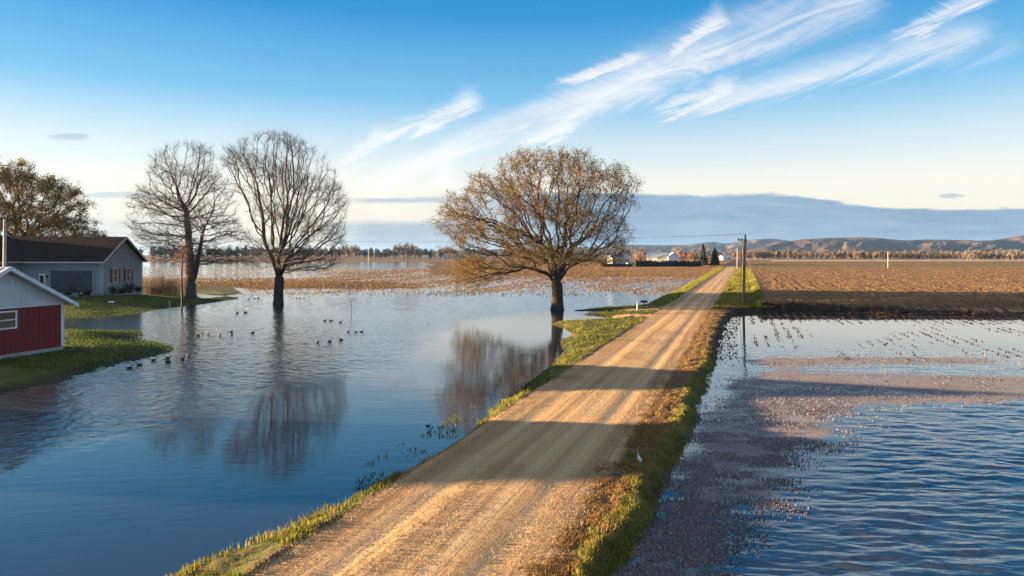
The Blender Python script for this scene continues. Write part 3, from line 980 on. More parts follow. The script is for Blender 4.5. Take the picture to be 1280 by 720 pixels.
def make_tree(name, label, cat, loc, limbs, cloud, seed, base_r, tip_r, D, di, dk, bark, twigm, leafm=None, group=None,
              twig_len=.7, twig_r=.014, twig_n=3, leaf_n=0, leaf_size=.1, up=.3, trop=(0, 0, .12), leaf_off=.15, flare=1.5, twig_max=.03, keep=2, jit=.36):
    """limbs: list of polylines [(x,y,z)...] in tree space; each starts at a node of an earlier one."""
    rg = np.random.default_rng(seed)
    seeds = []
    key = {}
    for li, pl in enumerate(limbs):
        prev = None
        if li and len(pl) > keep: pl = pl[:keep]
        for i, p in enumerate(pl):
            if i == 0 and tuple(p) in key: prev = key[tuple(p)]; continue
            if i == 0 or prev is None:
                seeds.append((p, -1)); prev = len(seeds) - 1
            else:
                a = np.array(pl[i - 1], float); b_ = np.array(p, float)
                m_ = max(1, int(np.linalg.norm(b_ - a) / (D * 1.2)))
                for k in range(1, m_ + 1):
                    jt = rg.normal(0, D * .14, 3) if k < m_ else 0
                    seeds.append((a + (b_ - a) * k / m_ + jt, prev)); prev = len(seeds) - 1
            key[tuple(p)] = prev
    pos, par = colonize(rg, cloud, seeds, D, di, dk, trop, jit=jit)
    VV, FF, off, rad, ch = skeleton_mesh(pos, par, base_r, tip_r, min(.05, base_r * .4))
    # root flare
    for g in (0,):
        if VV[g]:
            v0 = VV[g][0]
            k = 1 + (flare - 1) * np.exp(-np.maximum(v0[:, 2] - pos[0][2], 0) / .45)
            ctr = pos[0]
            near = v0[:, 2] < pos[0][2] + 1.6
            v0[near, :2] = ctr[:2] + (v0[near, :2] - ctr[:2]) * k[near, None]
    root = thing(name, label, cat, loc, 0, group)
    np_mesh('trunk', np.concatenate(VV[0]), np.concatenate(FF[0]), M[bark], root, smooth=True)
    dirs = np.zeros_like(pos); ok = par >= 0
    dirs[ok] = pos[ok] - pos[par[ok]]; dirs /= np.linalg.norm(dirs, axis=1)[:, None] + 1e-9
    thin = np.where((rad < twig_max) & ok)[0]
    P0 = np.repeat(pos[thin], twig_n, 0); D0 = np.repeat(dirs[thin], twig_n, 0)
    bk = rg.uniform(0, 1, len(P0))[:, None] * D
    tv, tf, pts = twigs_mesh(rg, P0 - D0 * bk, D0 + rg.normal(0, .5, D0.shape), twig_len, twig_r, off[1], up)
    cv = np.concatenate(VV[1] + [tv]) if VV[1] else tv
    cf = np.concatenate(FF[1] + [tf]) if FF[1] else tf
    crown = np_mesh('crown', cv, cf, M[twigm], root)
    if leafm:
        q = pts[:, 1:].reshape(-1, 3)
        q = q[rg.integers(0, len(q), leaf_n)] + rg.normal(0, leaf_off, (leaf_n, 3))
        lv, lf = quads(rg, q, leaf_size, 0)
        np_mesh('leaves', lv, lf, M[leafm], crown)
    return root


def prof_px(rows, bx, by, Y, z0):
    """(height, left, right) rows of a crown read off as picture rows, in metres about the trunk's foot."""
    out = []
    for y, l, r in rows:
        out.append((H - (y - HY) / F * Y - z0, (l - bx) / F * Y, (r - bx) / F * Y))
    return out


def L_(bx, Y, z0, *pts):
    """limb polyline: (x px, y px, depth offset m) -> tree space."""
    return [((x - bx) / F * Y, dy, H - (y - HY) / F * Y - z0) for x, y, dy in pts]


# the wide tree in spring leaf by the road
x, y, z = at(697, 387)
T3Y = y
pr = prof_px([(183, 665, 730), (192, 622, 752), (205, 602, 775), (225, 580, 790), (245, 560, 790), (265, 548, 788), (290, 546, 785), (310, 552, 782), (325, 565, 770), (338, 562, 640), (350, 562, 612), (358, 566, 600)], 697, 387, y, 0)
rg = np.random.default_rng(41)
cl = profile_cloud(rg, pr, 5400, .95, 0, .5, 1.2, -.5, .2)
f_ = lambda *p: L_(697, T3Y, 0, *p)
trunk = f_((697, 388, 0), (697, 370, 0), (696, 352, 0))
limbs = [trunk,
         [trunk[-1]] + f_((700, 330, .3), (697, 300, .5), (703, 260, .2), (700, 220, 0)),
         [trunk[-1]] + f_((684, 338, -.6), (662, 318, -1.2), (640, 300, -1.8), (605, 292, -2)),
         [trunk[-1]] + f_((688, 330, .7), (672, 300, 1.5), (655, 262, 2.4), (640, 225, 2.8)),
         [trunk[-1]] + f_((708, 335, -.6), (728, 305, -1.5), (752, 275, -2), (772, 240, -2.2)),
         [trunk[-1]] + f_((706, 330, 1.2), (718, 300, 2.6), (735, 270, 4), (748, 235, 4.5)),
         [trunk[-1]] + f_((690, 325, -1.4), (680, 295, -3), (672, 255, -4.2), (668, 215, -4.6))]
make_tree('spring_tree', 'wide rounded tree in amber spring leaf standing in the pond beside the gravel road', 'tree', (x, y, z - .25), limbs, cl, 5, .56, .0165,
          .32, 4.0, .55, 'bark_dark', 'bark_dark', 'leaf_amber', twig_len=.75, twig_r=.010, twig_n=2, leaf_n=95000, leaf_size=.058, up=-.25, trop=(0, 0, .04), leaf_off=.13)

# the bare tree in the pond
x, y, z = at(347, 380)
T2Y = y
pr = prof_px([(163, 330, 366), (175, 300, 385), (190, 280, 402), (210, 276, 412), (232, 290, 425), (252, 315, 436), (270, 318, 437), (290, 312, 434), (310, 312, 428), (328, 318, 420), (340, 325, 405)], 347, 380, y, 0)
rg = np.random.default_rng(42)
cl = profile_cloud(rg, pr, 8000, .92, 1.0, .5, 1.2, -.4, .22)
f_ = lambda *p: L_(347, T2Y, 0, *p)
trunk = f_((347, 382, 0), (348, 362, 0), (349, 345, 0))
limbs = [trunk,
         [trunk[-1]] + f_((347, 318, .2), (347, 280, 0), (350, 240, .4), (349, 200, 0)),
         [trunk[-1]] + f_((341, 315, -.6), (325, 275, -1.4), (308, 240, -1.8), (290, 205, -2)),
         [trunk[-1]] + f_((358, 330, -.5), (375, 300, -1.4), (398, 268, -2), (418, 245, -2)),
         [trunk[-1]] + f_((356, 320, 1), (368, 280, 2), (385, 235, 3), (388, 205, 3.2)),
         [trunk[-1]] + f_((344, 318, 1.2), (336, 280, 2.6), (330, 240, 3.4), (322, 200, 3.4)),
         [trunk[-1]] + f_((353, 318, -1.4), (362, 275, -2.8), (368, 235, -3.2), (372, 200, -3.2))]
make_tree('bare_tree', 'tall bare tree with one dark trunk standing in the pond', 'tree', (x, y, z - .25), limbs, cl, 6, .50, .0145,
          .27, 4.0, .42, 'bark_dark', 'twig_grey', twig_len=.95, twig_r=.0085, twig_n=3, up=.7, trop=(0, 0, .2), jit=.2)

# the bare two-stemmed tree beside the house
x, y, z = at(240, 371, .35)
T1Y = y
pr = prof_px([(181, 222, 256), (190, 200, 268), (210, 188, 275), (235, 172, 285), (260, 168, 298), (285, 168, 306), (305, 172, 308), (322, 185, 312), (335, 196, 316)], 240, 371, y, 0)
rg = np.random.default_rng(43)
cl = profile_cloud(rg, pr, 7500, .9, 2.0, .5, 1.2, -.4, .26)
f_ = lambda *p: L_(240, T1Y, .35, *p)
trunk = f_((240, 374, 0), (239, 362, 0), (238, 354, 0))
limbs = [trunk,
         [trunk[-1]] + f_((236, 330, .4), (233, 300, .6), (230, 262, .4), (232, 225, .2)),
         [trunk[-1]] + f_((247, 340, -.5), (252, 315, -.8), (258, 290, -1), (264, 255, -1.3))]
make_tree('bare_tree', 'bare tree forking low into two stems on the lawn point beside the grey house', 'tree', (x, y, .35 - .15), limbs, cl, 8, .55, .0145,
          .27, 4.0, .42, 'bark_grey', 'twig_grey', twig_len=.95, twig_r=.0085, twig_n=3, up=.4, trop=(0, 0, .16), keep=4, jit=.22)

# the big tree behind the house
BY = 93.0
bz = .9
pr = prof_px([(200, -25, 42), (212, -55, 58), (228, -70, 80), (245, -80, 100), (262, -90, 110), (280, -95, 118), (296, -95, 126), (310, -90, 128)], 16, 340, BY, bz)
rg = np.random.default_rng(44)
cl = profile_cloud(rg, pr, 4200, .8, 0, .5)
f_ = lambda *p: L_(16, BY, bz, *p)
trunk = f_((16, 360, 0), (16, 345, 0), (16, 330, 0))
limbs = [trunk,
         [trunk[-1]] + f_((18, 295, 0), (22, 255, .3), (18, 220, .2)),
         [trunk[-1]] + f_((32, 300, -1), (55, 285, -1.8), (90, 272, -2.2)),
         [trunk[-1]] + f_((4, 300, 0), (-20, 268, -1), (-40, 240, -1)),
         [trunk[-1]] + f_((26, 290, 2), (45, 255, 3.4), (60, 235, 4))]
make_tree('spring_tree', 'big olive leafing tree rising behind the roof of the grey house', 'tree', ((16 - 640) / F * BY, BY, bz), limbs, cl, 9, .7, .014,
          .38, 4.0, .65, 'bark_grey', 'bark_dark', 'leaf_olive', twig_len=.9, twig_r=.012, twig_n=2, leaf_n=95000, leaf_size=.095, up=.1, leaf_off=.2)

# the red-twigged sapling standing in the pond edge
x, y, z = at(227, 388)
SY = y
rg = np.random.default_rng(45)
pr = prof_px([(292, 224, 230), (305, 218, 236), (325, 214, 240), (345, 216, 240), (360, 220, 236)], 227, 388, y, 0)
cl = profile_cloud(rg, pr, 260, 1, 0, .6)
f_ = lambda *p: L_(227, SY, 0, *p)
make_tree('sapling', 'slender sapling with rusty red twigs standing in the pond edge before the two-stemmed tree', 'sapling', (x, y, -.2),
          [f_((227, 389, 0), (228, 370, 0), (227, 345, 0), (228, 310, 0))], cl, 10, .10, .008, .22, 1.2, .3, 'twig_grey', 'twig_red', twig_len=.5, twig_r=.007, twig_n=3, up=.6, trop=(0, 0, .5), flare=1.1)
# the tiny one out in the water
x, y, z = at(439, 393)
cl = rg.normal(0, .28, (40, 3)) * np.array([1, 1, .7]) + np.array([0, 0, 1.35])
make_tree('sapling', 'tiny bare sapling alone in open water between the two big pond trees', 'sapling', (x, y, -.1), [[(0, 0, 0), (.02, 0, .5), (0, 0, .9)]], cl, 11, .025, .008,
          .12, .8, .15, 'twig_grey', 'twig_grey', twig_len=.22, twig_r=.006, twig_n=1, up=.6, flare=1.0)


# ------------------------------------------------------------------ brush behind the house, shrubs at the gable
def bush(name, label, cat, loc, h, wd, seed, twigm, leafm=None, leaf_n=0, group=None, tr=.012):
    rg = np.random.default_rng(seed)
    n = int(30 * wd)
    P0 = np.stack([rg.normal(0, wd * .14, n), rg.normal(0, wd * .14, n), np.zeros(n)], -1)
    D0 = np.stack([rg.normal(0, .4, n), rg.normal(0, .4, n), np.ones(n)], -1)
    v, f, pts = twigs_mesh(rg, P0, D0 * 2, h, tr * 1.6, 0, .3, 4)
    q = pts[:, 1:4].reshape(-1, 3)
    q = q[rg.integers(0, len(q), n * 5)]
    v2, f2, pts2 = twigs_mesh(rg, q, rg.normal(0, .6, q.shape) + np.array([0, 0, .5]), h * .3, tr, len(v), .3, 2)
    root = thing(name, label, cat, loc, 0, group)
    np_mesh('stems', np.concatenate([v, v2]), np.concatenate([f, f2]), M[twigm], root)
    if leafm:
        c = pts2.reshape(-1, 3); c = c[rg.integers(0, len(c), leaf_n)] + rg.normal(0, .06, (leaf_n, 3))
        lv, lf = quads(rg, c, .07, 0)
        np_mesh('leaves', lv, lf, M[leafm], root)
    return root


for k, (px_, base_, h_, wd_) in enumerate([(187, 364, 1.6, 1.8), (197, 366, 2.0, 2.2), (208, 367, 3.2, 2.4), (218, 368, 2.2, 2.0)]):
    Yb = 84 + k * .7
    X_ = (px_ - 640) / F * Yb
    bush('brush', f'{ordinal(k + 1)} from the left of the bare tan bushes between house gable and two-stemmed tree', 'bush',
         (X_, Yb, max(ground_z(X_, Yb), 0) - .05), h_, wd_, 60 + k, 'twig_tan', group='bare bushes behind the house')

# ------------------------------------------------------------------ the grey house
HX, HYY, HZ = -44.1, 73.4, 1.12          # front right corner of the garage wing
house = thing('ranch_house', 'grey sided one-storey house with dark shingle roof and garage on the green rise', 'house', (HX, HYY, HZ))
DW, EZ, PZ = 7.9, 3.55, 6.02
OV = .45
# walls: wing (x -10.4..0), left body (x -26..-9.2) standing .9 m forward
wl = MB()
gab = [(0, -.6), (DW, -.6), (DW, EZ), (DW / 2, PZ - .12), (0, EZ)]
wl.prism(gab, -9.2, 0, 'x')
wl.prism([(-.25, -.6), (DW + .02, -.6), (DW + .02, EZ - .05), (DW / 2, PZ - .14), (-.25, EZ - .2)], -26, -9.203, 'x')
wl.build('wall', M['grey_siding'], house)
sl = (PZ - EZ) / (DW / 2)


def roof_pair(x0, x1, yf, yb, name):
    th = .16
    r_ = MB()
    for sgn, ye in ((-1, yf), (1, yb)):
        zr = PZ
        run = abs(ye - DW / 2)
        ze = PZ - sl * run
        if sgn < 0:
            r_.prism([(DW / 2, zr), (ye, ze), (ye, ze + th), (DW / 2, zr + th)], x0, x1, 'x')
        else:
            r_.prism([(DW / 2 + .002, zr), (DW / 2 + .002, zr + th), (ye, ze + th), (ye, ze)], x0, x1, 'x')
    return r_.build(name, M['shingle'], house)


rf = roof_pair(-10.6, OV, -OV, DW + OV, 'roof')
rf2 = roof_pair(-26.3, -10.603, -OV, DW + OV, 'roof')
WX0, WX1, WF = -16.6, -8.6, -3.6                      # cross wing coming forward at the left
wm = (WX0 + WX1) / 2; whf = (WX1 - WX0) / 2; wsl = (PZ + .10 - EZ) / whf
MB().prism([(WX0, -.8), (WX1, -.8), (WX1, EZ - .03), (wm, PZ - .03), (WX0, EZ - .03)], WF, 3.0, 'y').build('wall', M['grey_siding'], house)
cr = MB()
for sg in (-1, 1):
    e = whf + OV
    cr.prism([(wm + sg * .001, PZ + .10), (wm + sg * e, PZ + .10 - wsl * e), (wm + sg * e, PZ + .26 - wsl * e), (wm + sg * .001, PZ + .26)], WF - .5, 3.6, 'y')
cr.build('roof', M['shingle'], house)
MB().box(WX1 + OV + .003, WX1 + OV + .12, WF - .5, -OV - .14, PZ + .12 - wsl * (whf + OV), PZ + .25 - wsl * (whf + OV)).build('gutter', M['trim'], house)
# rake boards, fascia, gutter, downspout
ra = MB()
for sg in (-1, 1):
    ye = DW / 2 + sg * (DW / 2 + OV)
    ze = PZ - sl * (DW / 2 + OV)
    ra.prism([(DW / 2, PZ + .18), (ye, ze + .18), (ye, ze - .06), (DW / 2, PZ - .06)], OV + .003, OV + .045, 'x')
ra.build('rake_board', M['trim'], house)
ze = PZ - sl * (DW / 2 + OV)
MB().box(WX1 + OV + .13, OV, -OV - .13, -OV - .003, ze - .02, ze + .12).build('gutter', M['trim'], house)
MB().tube([(-.12, -.5, ze), (-.12, -.1, ze - .35), (-.12, -.08, .2), (-.12, -.35, .05)], .05, 6).build('downspout', M['trim'], house)
MB().box(.002, .05, -.05, .12, -.4, EZ - .1).build('corner_board', M['trim'], house); cb = MB(); cb.box(.002, .05, DW - .12, DW + .05, -.4, EZ - .1)
cb.build('corner_board', M['trim'], house)
# garage door
gd = MB().box(-5.45, -.97, -.06, -.003, .0, 2.45).build('garage_door', M['garage'], house)
fr = MB(); fr.box(-5.6, -5.452, -.09, -.004, 0, 2.6); fr.box(-.968, -.82, -.09, -.004, 0, 2.6); fr.box(-5.45, -.97, -.09, -.004, 2.452, 2.6)
fr.build('door_frame', M['grey_siding'], gd)
# entry door
ed = MB().box(-6.75, -6.05, -.07, -.003, 0.05, 2.1).build('door', M['white_paint'], house)
MB().box(-6.62, -6.2, -.085, -.072, .95, 1.92).build('pane', M['glass'], ed)
MB().box(-6.14, -6.10, -.13, -.072, 1.0, 1.06).build('handle', M['grey_metal'], ed)
lamp = MB(); lamp.lathe([(.05, 0), (.09, .05), (.1, .25), (.05, .33)], (-5.8, -.14, 1.65), 'z', 8); lamp.box(-5.83, -5.77, -.06, -.004, 1.75, 1.9)
lamp.build('wall_lamp', M['black_plastic'], house)


def window(parent, x0, x1, z0, z1, face, off, shut=True):
    """face 'front': plane y=off looking -y; 'gable': plane x=off looking +x (x0,x1 are then y)."""
    def B(mb, a0, a1, d0, d1, c0, c1):
        if face == 'front': mb.box(a0, a1, off - d1, off - d0, c0, c1)
        else: mb.box(off + d0, off + d1, a0, a1, c0, c1)
        return mb
    fr = MB(); t = .07
    B(fr, x0 - t, x0, .004, .06, z0 - t, z1 + t); B(fr, x1, x1 + t, .004, .06, z0 - t, z1 + t)
    B(fr, x0, x1, .004, .06, z1, z1 + t); B(fr, x0, x1, .004, .08, z0 - t, z0)
    B(fr, x0, x1, .004, .045, (z0 + z1) / 2 - .025, (z0 + z1) / 2 + .025)
    wn = fr.build('window', M['white_paint'], parent)
    pn = MB(); B(pn, x0, x1, .003, .02, z0, (z0 + z1) / 2 - .026); B(pn, x0, x1, .003, .02, (z0 + z1) / 2 + .026, z1)
    pn.build('pane', M['glass'], wn)
    if shut:
        for a0, a1 in ((x0 - .5, x0 - .09), (x1 + .09, x1 + .5)):
            B(MB(), a0, a1, .004, .05, z0 - .05, z1 + .05).build('shutter', M['shutter'], parent)


window(house, 2.05, 2.85, 1.1, 2.55, 'gable', 0)
window(house, 4.65, 5.45, 1.1, 2.55, 'gable', 0)
window(house, -1.35, -.65, 1.5, 2.75, 'gable', WX1, False)
window(house, -3.0, -2.2, 1.5, 2.75, 'gable', WX1, True)
# concrete apron before the garage
tag(MB().box(HX - 6.0, HX - .4, HYY - 3.4, HYY - .05, HZ - .6, HZ + .02).build('driveway', M['concrete']), 'pale concrete apron before the garage door', 'driveway', kind='structure')
for k, (yy, hh, ww) in enumerate([(.9, .9, 1.1), (2.3, .7, .9), (4.0, 1.15, 1.1), (5.7, .75, .8)]):
    bush('shrub', f'{ordinal(k + 1)} small dark shrub along the house gable counting from the utility vehicle', 'shrub',
         (HX + .75, HYY + yy, HZ - .15), hh, ww, 80 + k, 'bark_dark', 'leaf_shrub', 420, 'shrubs along the house gable', .01)

# small pale stone on the lawn, and two thin stakes
x, y, z = at(139, 373, .9)
rk = MB(); rg = np.random.default_rng(4)
rk.lathe([(.10, 0), (.2, .06), (.19, .14), (.09, .2)], (0, 0, 0), 'z', 9); rk.v = [(p[0] * 1.7 + rg.normal(0, .02), p[1] + rg.normal(0, .02), p[2] + rg.normal(0, .012)) for p in rk.v]
o = rk.build('stone', M['white_paint'], smooth=True); o.location = (x, y, ground_z(x, y) - .02)
tag(o, 'small white stone lying on the shaded lawn before the gable windows', 'stone')
for k, (px_, py_, lb) in enumerate([(212, 383, 'thin pale stake at the lawn edge left of the sapling'), (216, 369, 'thin tan stake at the foot of the two-stemmed tree')]):
    x, y, z = at(px_, py_, .3)
    o = MB().tube([(0, 0, -.2), (.01, 0, .9), (0, .01, 1.15)], [.025, .025, .015], 5).build('stake', M['pale_pole']); o.location = (x, y, ground_z(x, y))
    tag(o, lb, 'stake')

# ------------------------------------------------------------------ utility vehicle before the garage
utv = thing('utility_vehicle', 'dark open utility vehicle with roll cage parked before the garage door', 'utility vehicle', (HX - 0.75, HYY - 3.3, HZ - .12), R(8))
b_ = MB()
b_.prism([(-1.35, .42), (1.1, .42), (1.38, .55), (1.38, .78), (1.15, .95), (.45, 1.0), (.40, .62), (-.25, .62), (-.30, 1.0), (-1.4, 1.0), (-1.42, .5)], -.62, .62, 'y')
b_.build('body', M['green_paint'], utv, bevel=.02)
cg = MB()
for sy in (-.58, .58):
    cg.tube([(.62, sy, .95), (.30, sy * .95, 1.75), (-.35, sy * .95, 1.78), (-.42, sy, .95)], .032, 6)
for xx_, zz_ in ((.30, 1.75), (-.35, 1.78)): cg.tube([(xx_, -.55, zz_), (xx_, .55, zz_)], .032, 6)
cg.tube([(-.40, -.56, 1.3), (-.40, .56, 1.3)], .028, 6)
cg.build('roll_cage', M['black_plastic'], utv)
MB().box(-.42, .36, -.6, .6, 1.80, 1.85).build('roof', M['black_plastic'], utv, bevel=.02)
MB().prism([(-.22, .64), (.2, .64), (.2, .76), (-.12, .78), (-.22, 1.25), (-.29, 1.25)], -.5, .5, 'y').build('seat', M['black_plastic'], utv, bevel=.02)
st = MB(); st.lathe([(.02, 0), (.02, .02)], (.38, .28, 1.1), 'x', 6); st.tube([(.38 + .05 * math.cos(t), .28 + .17 * math.cos(t * 1.0), 1.1 + .17 * math.sin(t)) for t in np.linspace(0, 6.283, 13)], .015, 5)
st.build('steering_wheel', M['black_plastic'], utv)
for xx_ in (-.95, .92):
    for sy in (-.62, .62):
        s_ = 1 if sy > 0 else -1
        wb = MB().lathe([(.19, -.12), (.29, -.13), (.33, -.07), (.33, .07), (.29, .13), (.19, .12)], (xx_, sy, .33), 'y', 18).build('wheel', M['rubber'], utv, smooth=False)
        MB().lathe([(.04, s_ * .15), (.12, s_ * .125), (.18, s_ * .11), (.185, s_ * -.09)], (xx_, sy, .33), 'y', 14).build('rim', M['rim'], wb)
for sy in (-.42, .42): MB().lathe([(.08, 0), (.07, .03)], (1.375, sy, .72), 'x', 10).build('headlight', M['glass'], utv)

# ------------------------------------------------------------------ the red shed
CX, CY = at(79, 437.5, .38)[:2]
ang = math.atan2(.970, .243)             # the gable runs along local +y
shed = thing('red_shed', 'red and white shed with white ribbed metal roof on the near lawn', 'shed', (CX, CY, .34), ang - math.pi / 2)
# local: x out of the gable (towards the pond), y along the gable away from us; far corner at y=0
WID, LEN, EV, PK = 6.5, 9.5, 2.55, 4.30
ms = WID / 2
fdn = MB().box(-LEN, .03, -WID - .03, .03, -.5, .24).build('foundation', M['concrete'], shed)
MB().box(-LEN, 0, -WID, 0, .242, 2.42).build('wall', M['red_siding'], shed)
MB().prism([(-WID, 2.424), (0, 2.424), (0, EV), (-ms, PK - .05), (-WID, EV)], -LEN, -.004, 'x').build('gable', M['white_siding'], shed)
rfs = MB(); slp = (PK - EV) / ms; o2 = .42
for sg in (-1, 1):
    ye = -ms + sg * (ms + o2); ze = PK - slp * (ms + o2)
    rfs.prism([(-ms + sg * .001, PK), (ye, ze), (ye, ze + .07), (-ms + sg * .001, PK + .07)], -LEN - .4, .5, 'x')
sroof = rfs.build('roof', M['metal_roof'], shed)
rk = MB()
for sg in (-1, 1):
    ye = -ms + sg * (ms + o2 + .02); ze = PK - slp * (ms + o2 + .02)
    rk.prism([(-ms + sg * .002, PK + .10), (ye, ze + .10), (ye, ze - .10), (-ms + sg * .002, PK - .10)], .503, .54, 'x')
rk.build('rake_trim', M['white_paint'], sroof)
rb = MB()
for k in range(34):
    xx_ = -LEN - .3 + k * .3
    if xx_ > .48: break
    for sg in (-1, 1):
        ye = -ms + sg * (ms + o2 - .01); ze = PK - slp * (ms + o2 - .01)
        rb.prism([(-ms + sg * .05, PK - slp * .05 + .072), (ye, ze + .072), (ye, ze + .098), (-ms + sg * .05, PK - slp * .05 + .098)], xx_, xx_ + .035, 'x')
rb.build('seams', M['metal_roof'], sroof)
ct = MB(); ct.box(.003, .03, -.14, .03, .242, 2.43); ct.box(-.12, .002, .003, .03, .242, 2.43); ct.box(.003, .03, -WID - .03, -WID + .12, .242, 2.43)
ct.box(.003, .028, -WID + .121, -.141, 2.40, 2.47)
ct.build('corner_trim', M['white_paint'], shed)
window(shed, -3.95, -2.62, 1.50, 2.22, 'gable', .0, False)
vt = MB()
vt.box(.0, .05, -3.85, -2.72, 3.25, 3.32); vt.box(.0, .05, -3.85, -2.72, 3.83, 3.90); vt.box(.0, .05, -3.85, -3.78, 3.322, 3.828); vt.box(.0, .05, -2.79, -2.72, 3.322, 3.828)
for k in range(5):
    zz_ = 3.34 + k * .10
    vt.prism([(.0, zz_ + .06), (.045, zz_), (.055, zz_ + .01), (.01, zz_ + .07)], -3.777, -2.793, 'y')
vt.build('vent', M['white_paint'], shed)

# the second shed just beyond the left edge: its shadow lies across the near road
sh2 = thing('grey_shed', 'long grey shed past the left edge whose shadow falls across the near gravel', 'shed', (-24.5, 24.2, .12), R(6))
MB().box(-14, 0, -3.7, 0, -.5, 3.4).build('wall', M['grey_siding'], sh2)
MB().prism([(-3.7, 3.403), (0, 3.403), (-1.85, 4.5)], -14, 0, 'x').build('gable', M['grey_siding'], sh2)
r_ = MB()
for sg in (-1, 1):
    ye = -1.85 + sg * 2.1; ze = 4.52 - .593 * 2.1
    r_.prism([(-1.85 + sg * .001, 4.52), (ye, ze), (ye, ze + .08), (-1.85 + sg * .001, 4.6)], -14.4, .4, 'x')
r_.build('roof', M['metal_roof'], sh2)
dd = MB().box(.003, .06, -2.9, -.9, 0, 2.6).build('door', M['white_paint'], sh2)
MB().box(.061, .1, -1.2, -1.12, 1.0, 1.25).build('handle', M['grey_metal'], dd)


# ------------------------------------------------------------------ poles and wire
def pole(name, label, x, y, z, h, r, mat, lean=(0, 0), arm=True, group=None):
    t = thing(name, label, 'pole', (x, y, z), 0, group)
    MB().tube([(0, 0, -.3), (lean[0] * .5, lean[1] * .5, h * .5), (lean[0], lean[1], h)], [r, r * .85, r * .65], 9).build('shaft', M[mat], t, smooth=True)
    if arm:
        tx, ty = lean
        a = MB(); a.box(tx - .85, tx + .12, ty - r - .08, ty - r * .66, h - .55, h - .43); a.tube([(tx - .1, ty - r, h - .95), (tx - .6, ty - r - .02, h - .5)], .02, 5)
        a.build('crossarm', M['wood_pole'], t)
        for xx_ in (-.75, -.4):
            MB().lathe([(.02, 0), (.05, .03), (.055, .1), (.03, .16)], (tx + xx_, ty - r - .02, h - .43), 'z', 8).build('insulator', M['insulator'], t)
        MB().lathe([(.03, 0), (.05, .05), (.03, .16)], (tx, ty, h), 'z', 8).build('insulator', M['insulator'], t)
    return t


x, y, z = at(929, 377, .45)
zg = ground_z(x, y)
MP = (x, y, zg)
hp = H + (HY - 294) / F * y - zg
pole('utility_pole', 'brown utility pole with short crossarm in the grass between road and right field', x, y, zg, hp, .14, 'wood_pole', (.22, 0))
o = MB().tube([(-.15, 1.2, -.2), (.12, .2, hp * .82)], .02, 5).build('guy_wire', M['wire']); o.location = (x, y, zg); tag(o, 'thin guy wire bracing the brown roadside utility pole', 'wire')
for px_, top, bot, zz, nm, lb, mt, r_ in [
    (921.5, 310, 336, .3, 'utility_pole', 'pale distant pole beside the far end of the gravel road', 'pale_pole', .16),
    (928.5, 304, 345, .4, 'utility_pole', 'thin sunlit pole just behind the brown roadside utility pole', 'bark_tan', .11),
    (1110, 315, 336, .3, 'utility_pole', 'lone pale pole standing at the far edge of the right field', 'pale_pole', .17),
    (461, 311, 332, .1, 'utility_pole', 'lone white pole at the far shore below the left tree line', 'pale_pole', .2)]:
    x, y, z = at(px_, bot, zz)
    zg = max(ground_z(x, y), 0)
    pole(nm, lb, x, y, zg, H + (HY - top) / F * y - zg, r_, mt, (0, 0), False)
# pole behind the red shed
PX, PYY = (5.5 - 640) / F * 46, 46.0
pole('utility_pole', 'grey utility pole rising behind the red shed roof', PX, PYY, max(ground_z(PX, PYY), 0), H + (HY - 274) / F * 46 - max(ground_z(PX, PYY), 0), .13, 'pale_pole', (.03, 0), False)
o = MB().tube([(-.9, .2, 0), (-.02, 0, 4.6)], .015, 5).build('guy_wire', M['wire']); o.location = (PX, PYY, max(ground_z(PX, PYY), 0)); tag(o, 'guy wire slanting left from the pole behind the red shed', 'wire')
pa = Vector((MP[0] + .22, MP[1], MP[2] + hp + .12)); pb = Vector((-76, 118, 9.6))
o = MB().tube([pa.lerp(pb, t) + Vector((0, 0, -1.4 * 4 * t * (1 - t))) for t in np.linspace(0, 1, 40)], .016, 4).build('overhead_wire', M['wire'])
tag(o, 'thin overhead wire running from the brown utility pole across the pond', 'wire')

# white post with a sign blade, and the dark box beyond it
x, y, z = at(796.5, 387.5, .25)
t = thing('sign_post', 'slim white post with small grey blade sign beside the flooded drive', 'sign', (x, y, ground_z(x, y)))
MB().tube([(0, 0, -.3), (0, 0, .62)], .052, 8).build('sleeve', M['white_paint'], t)
MB().tube([(0, 0, .62), (-.01, 0, 1.62)], .028, 8).build('post', M['pale_pole'], t)
MB().box(-.42, .03, -.015, .015, 1.50, 1.64).build('blade', M['grey_metal'], t, bevel=.004)
x, y, z = at(805, 380, .1)
t = thing('mailbox', 'dark mailbox on a low post between white sign post and flooded field', 'mailbox', (x, y, ground_z(x, y)))
MB().prism([(-.12, .30), (.12, .30), (.12, .46), (.06, .53), (-.06, .53), (-.12, .46)], -.36, .36, 'x').build('box', M['black_plastic'], t, bevel=.01)
MB().box(-.05, .05, -.05, .05, -.3, .298).build('post', M['wood_pole'], t)
MB().box(-.30, -.12, -.135, -.122, .40, .5).build('flag', M['shutter'], t)


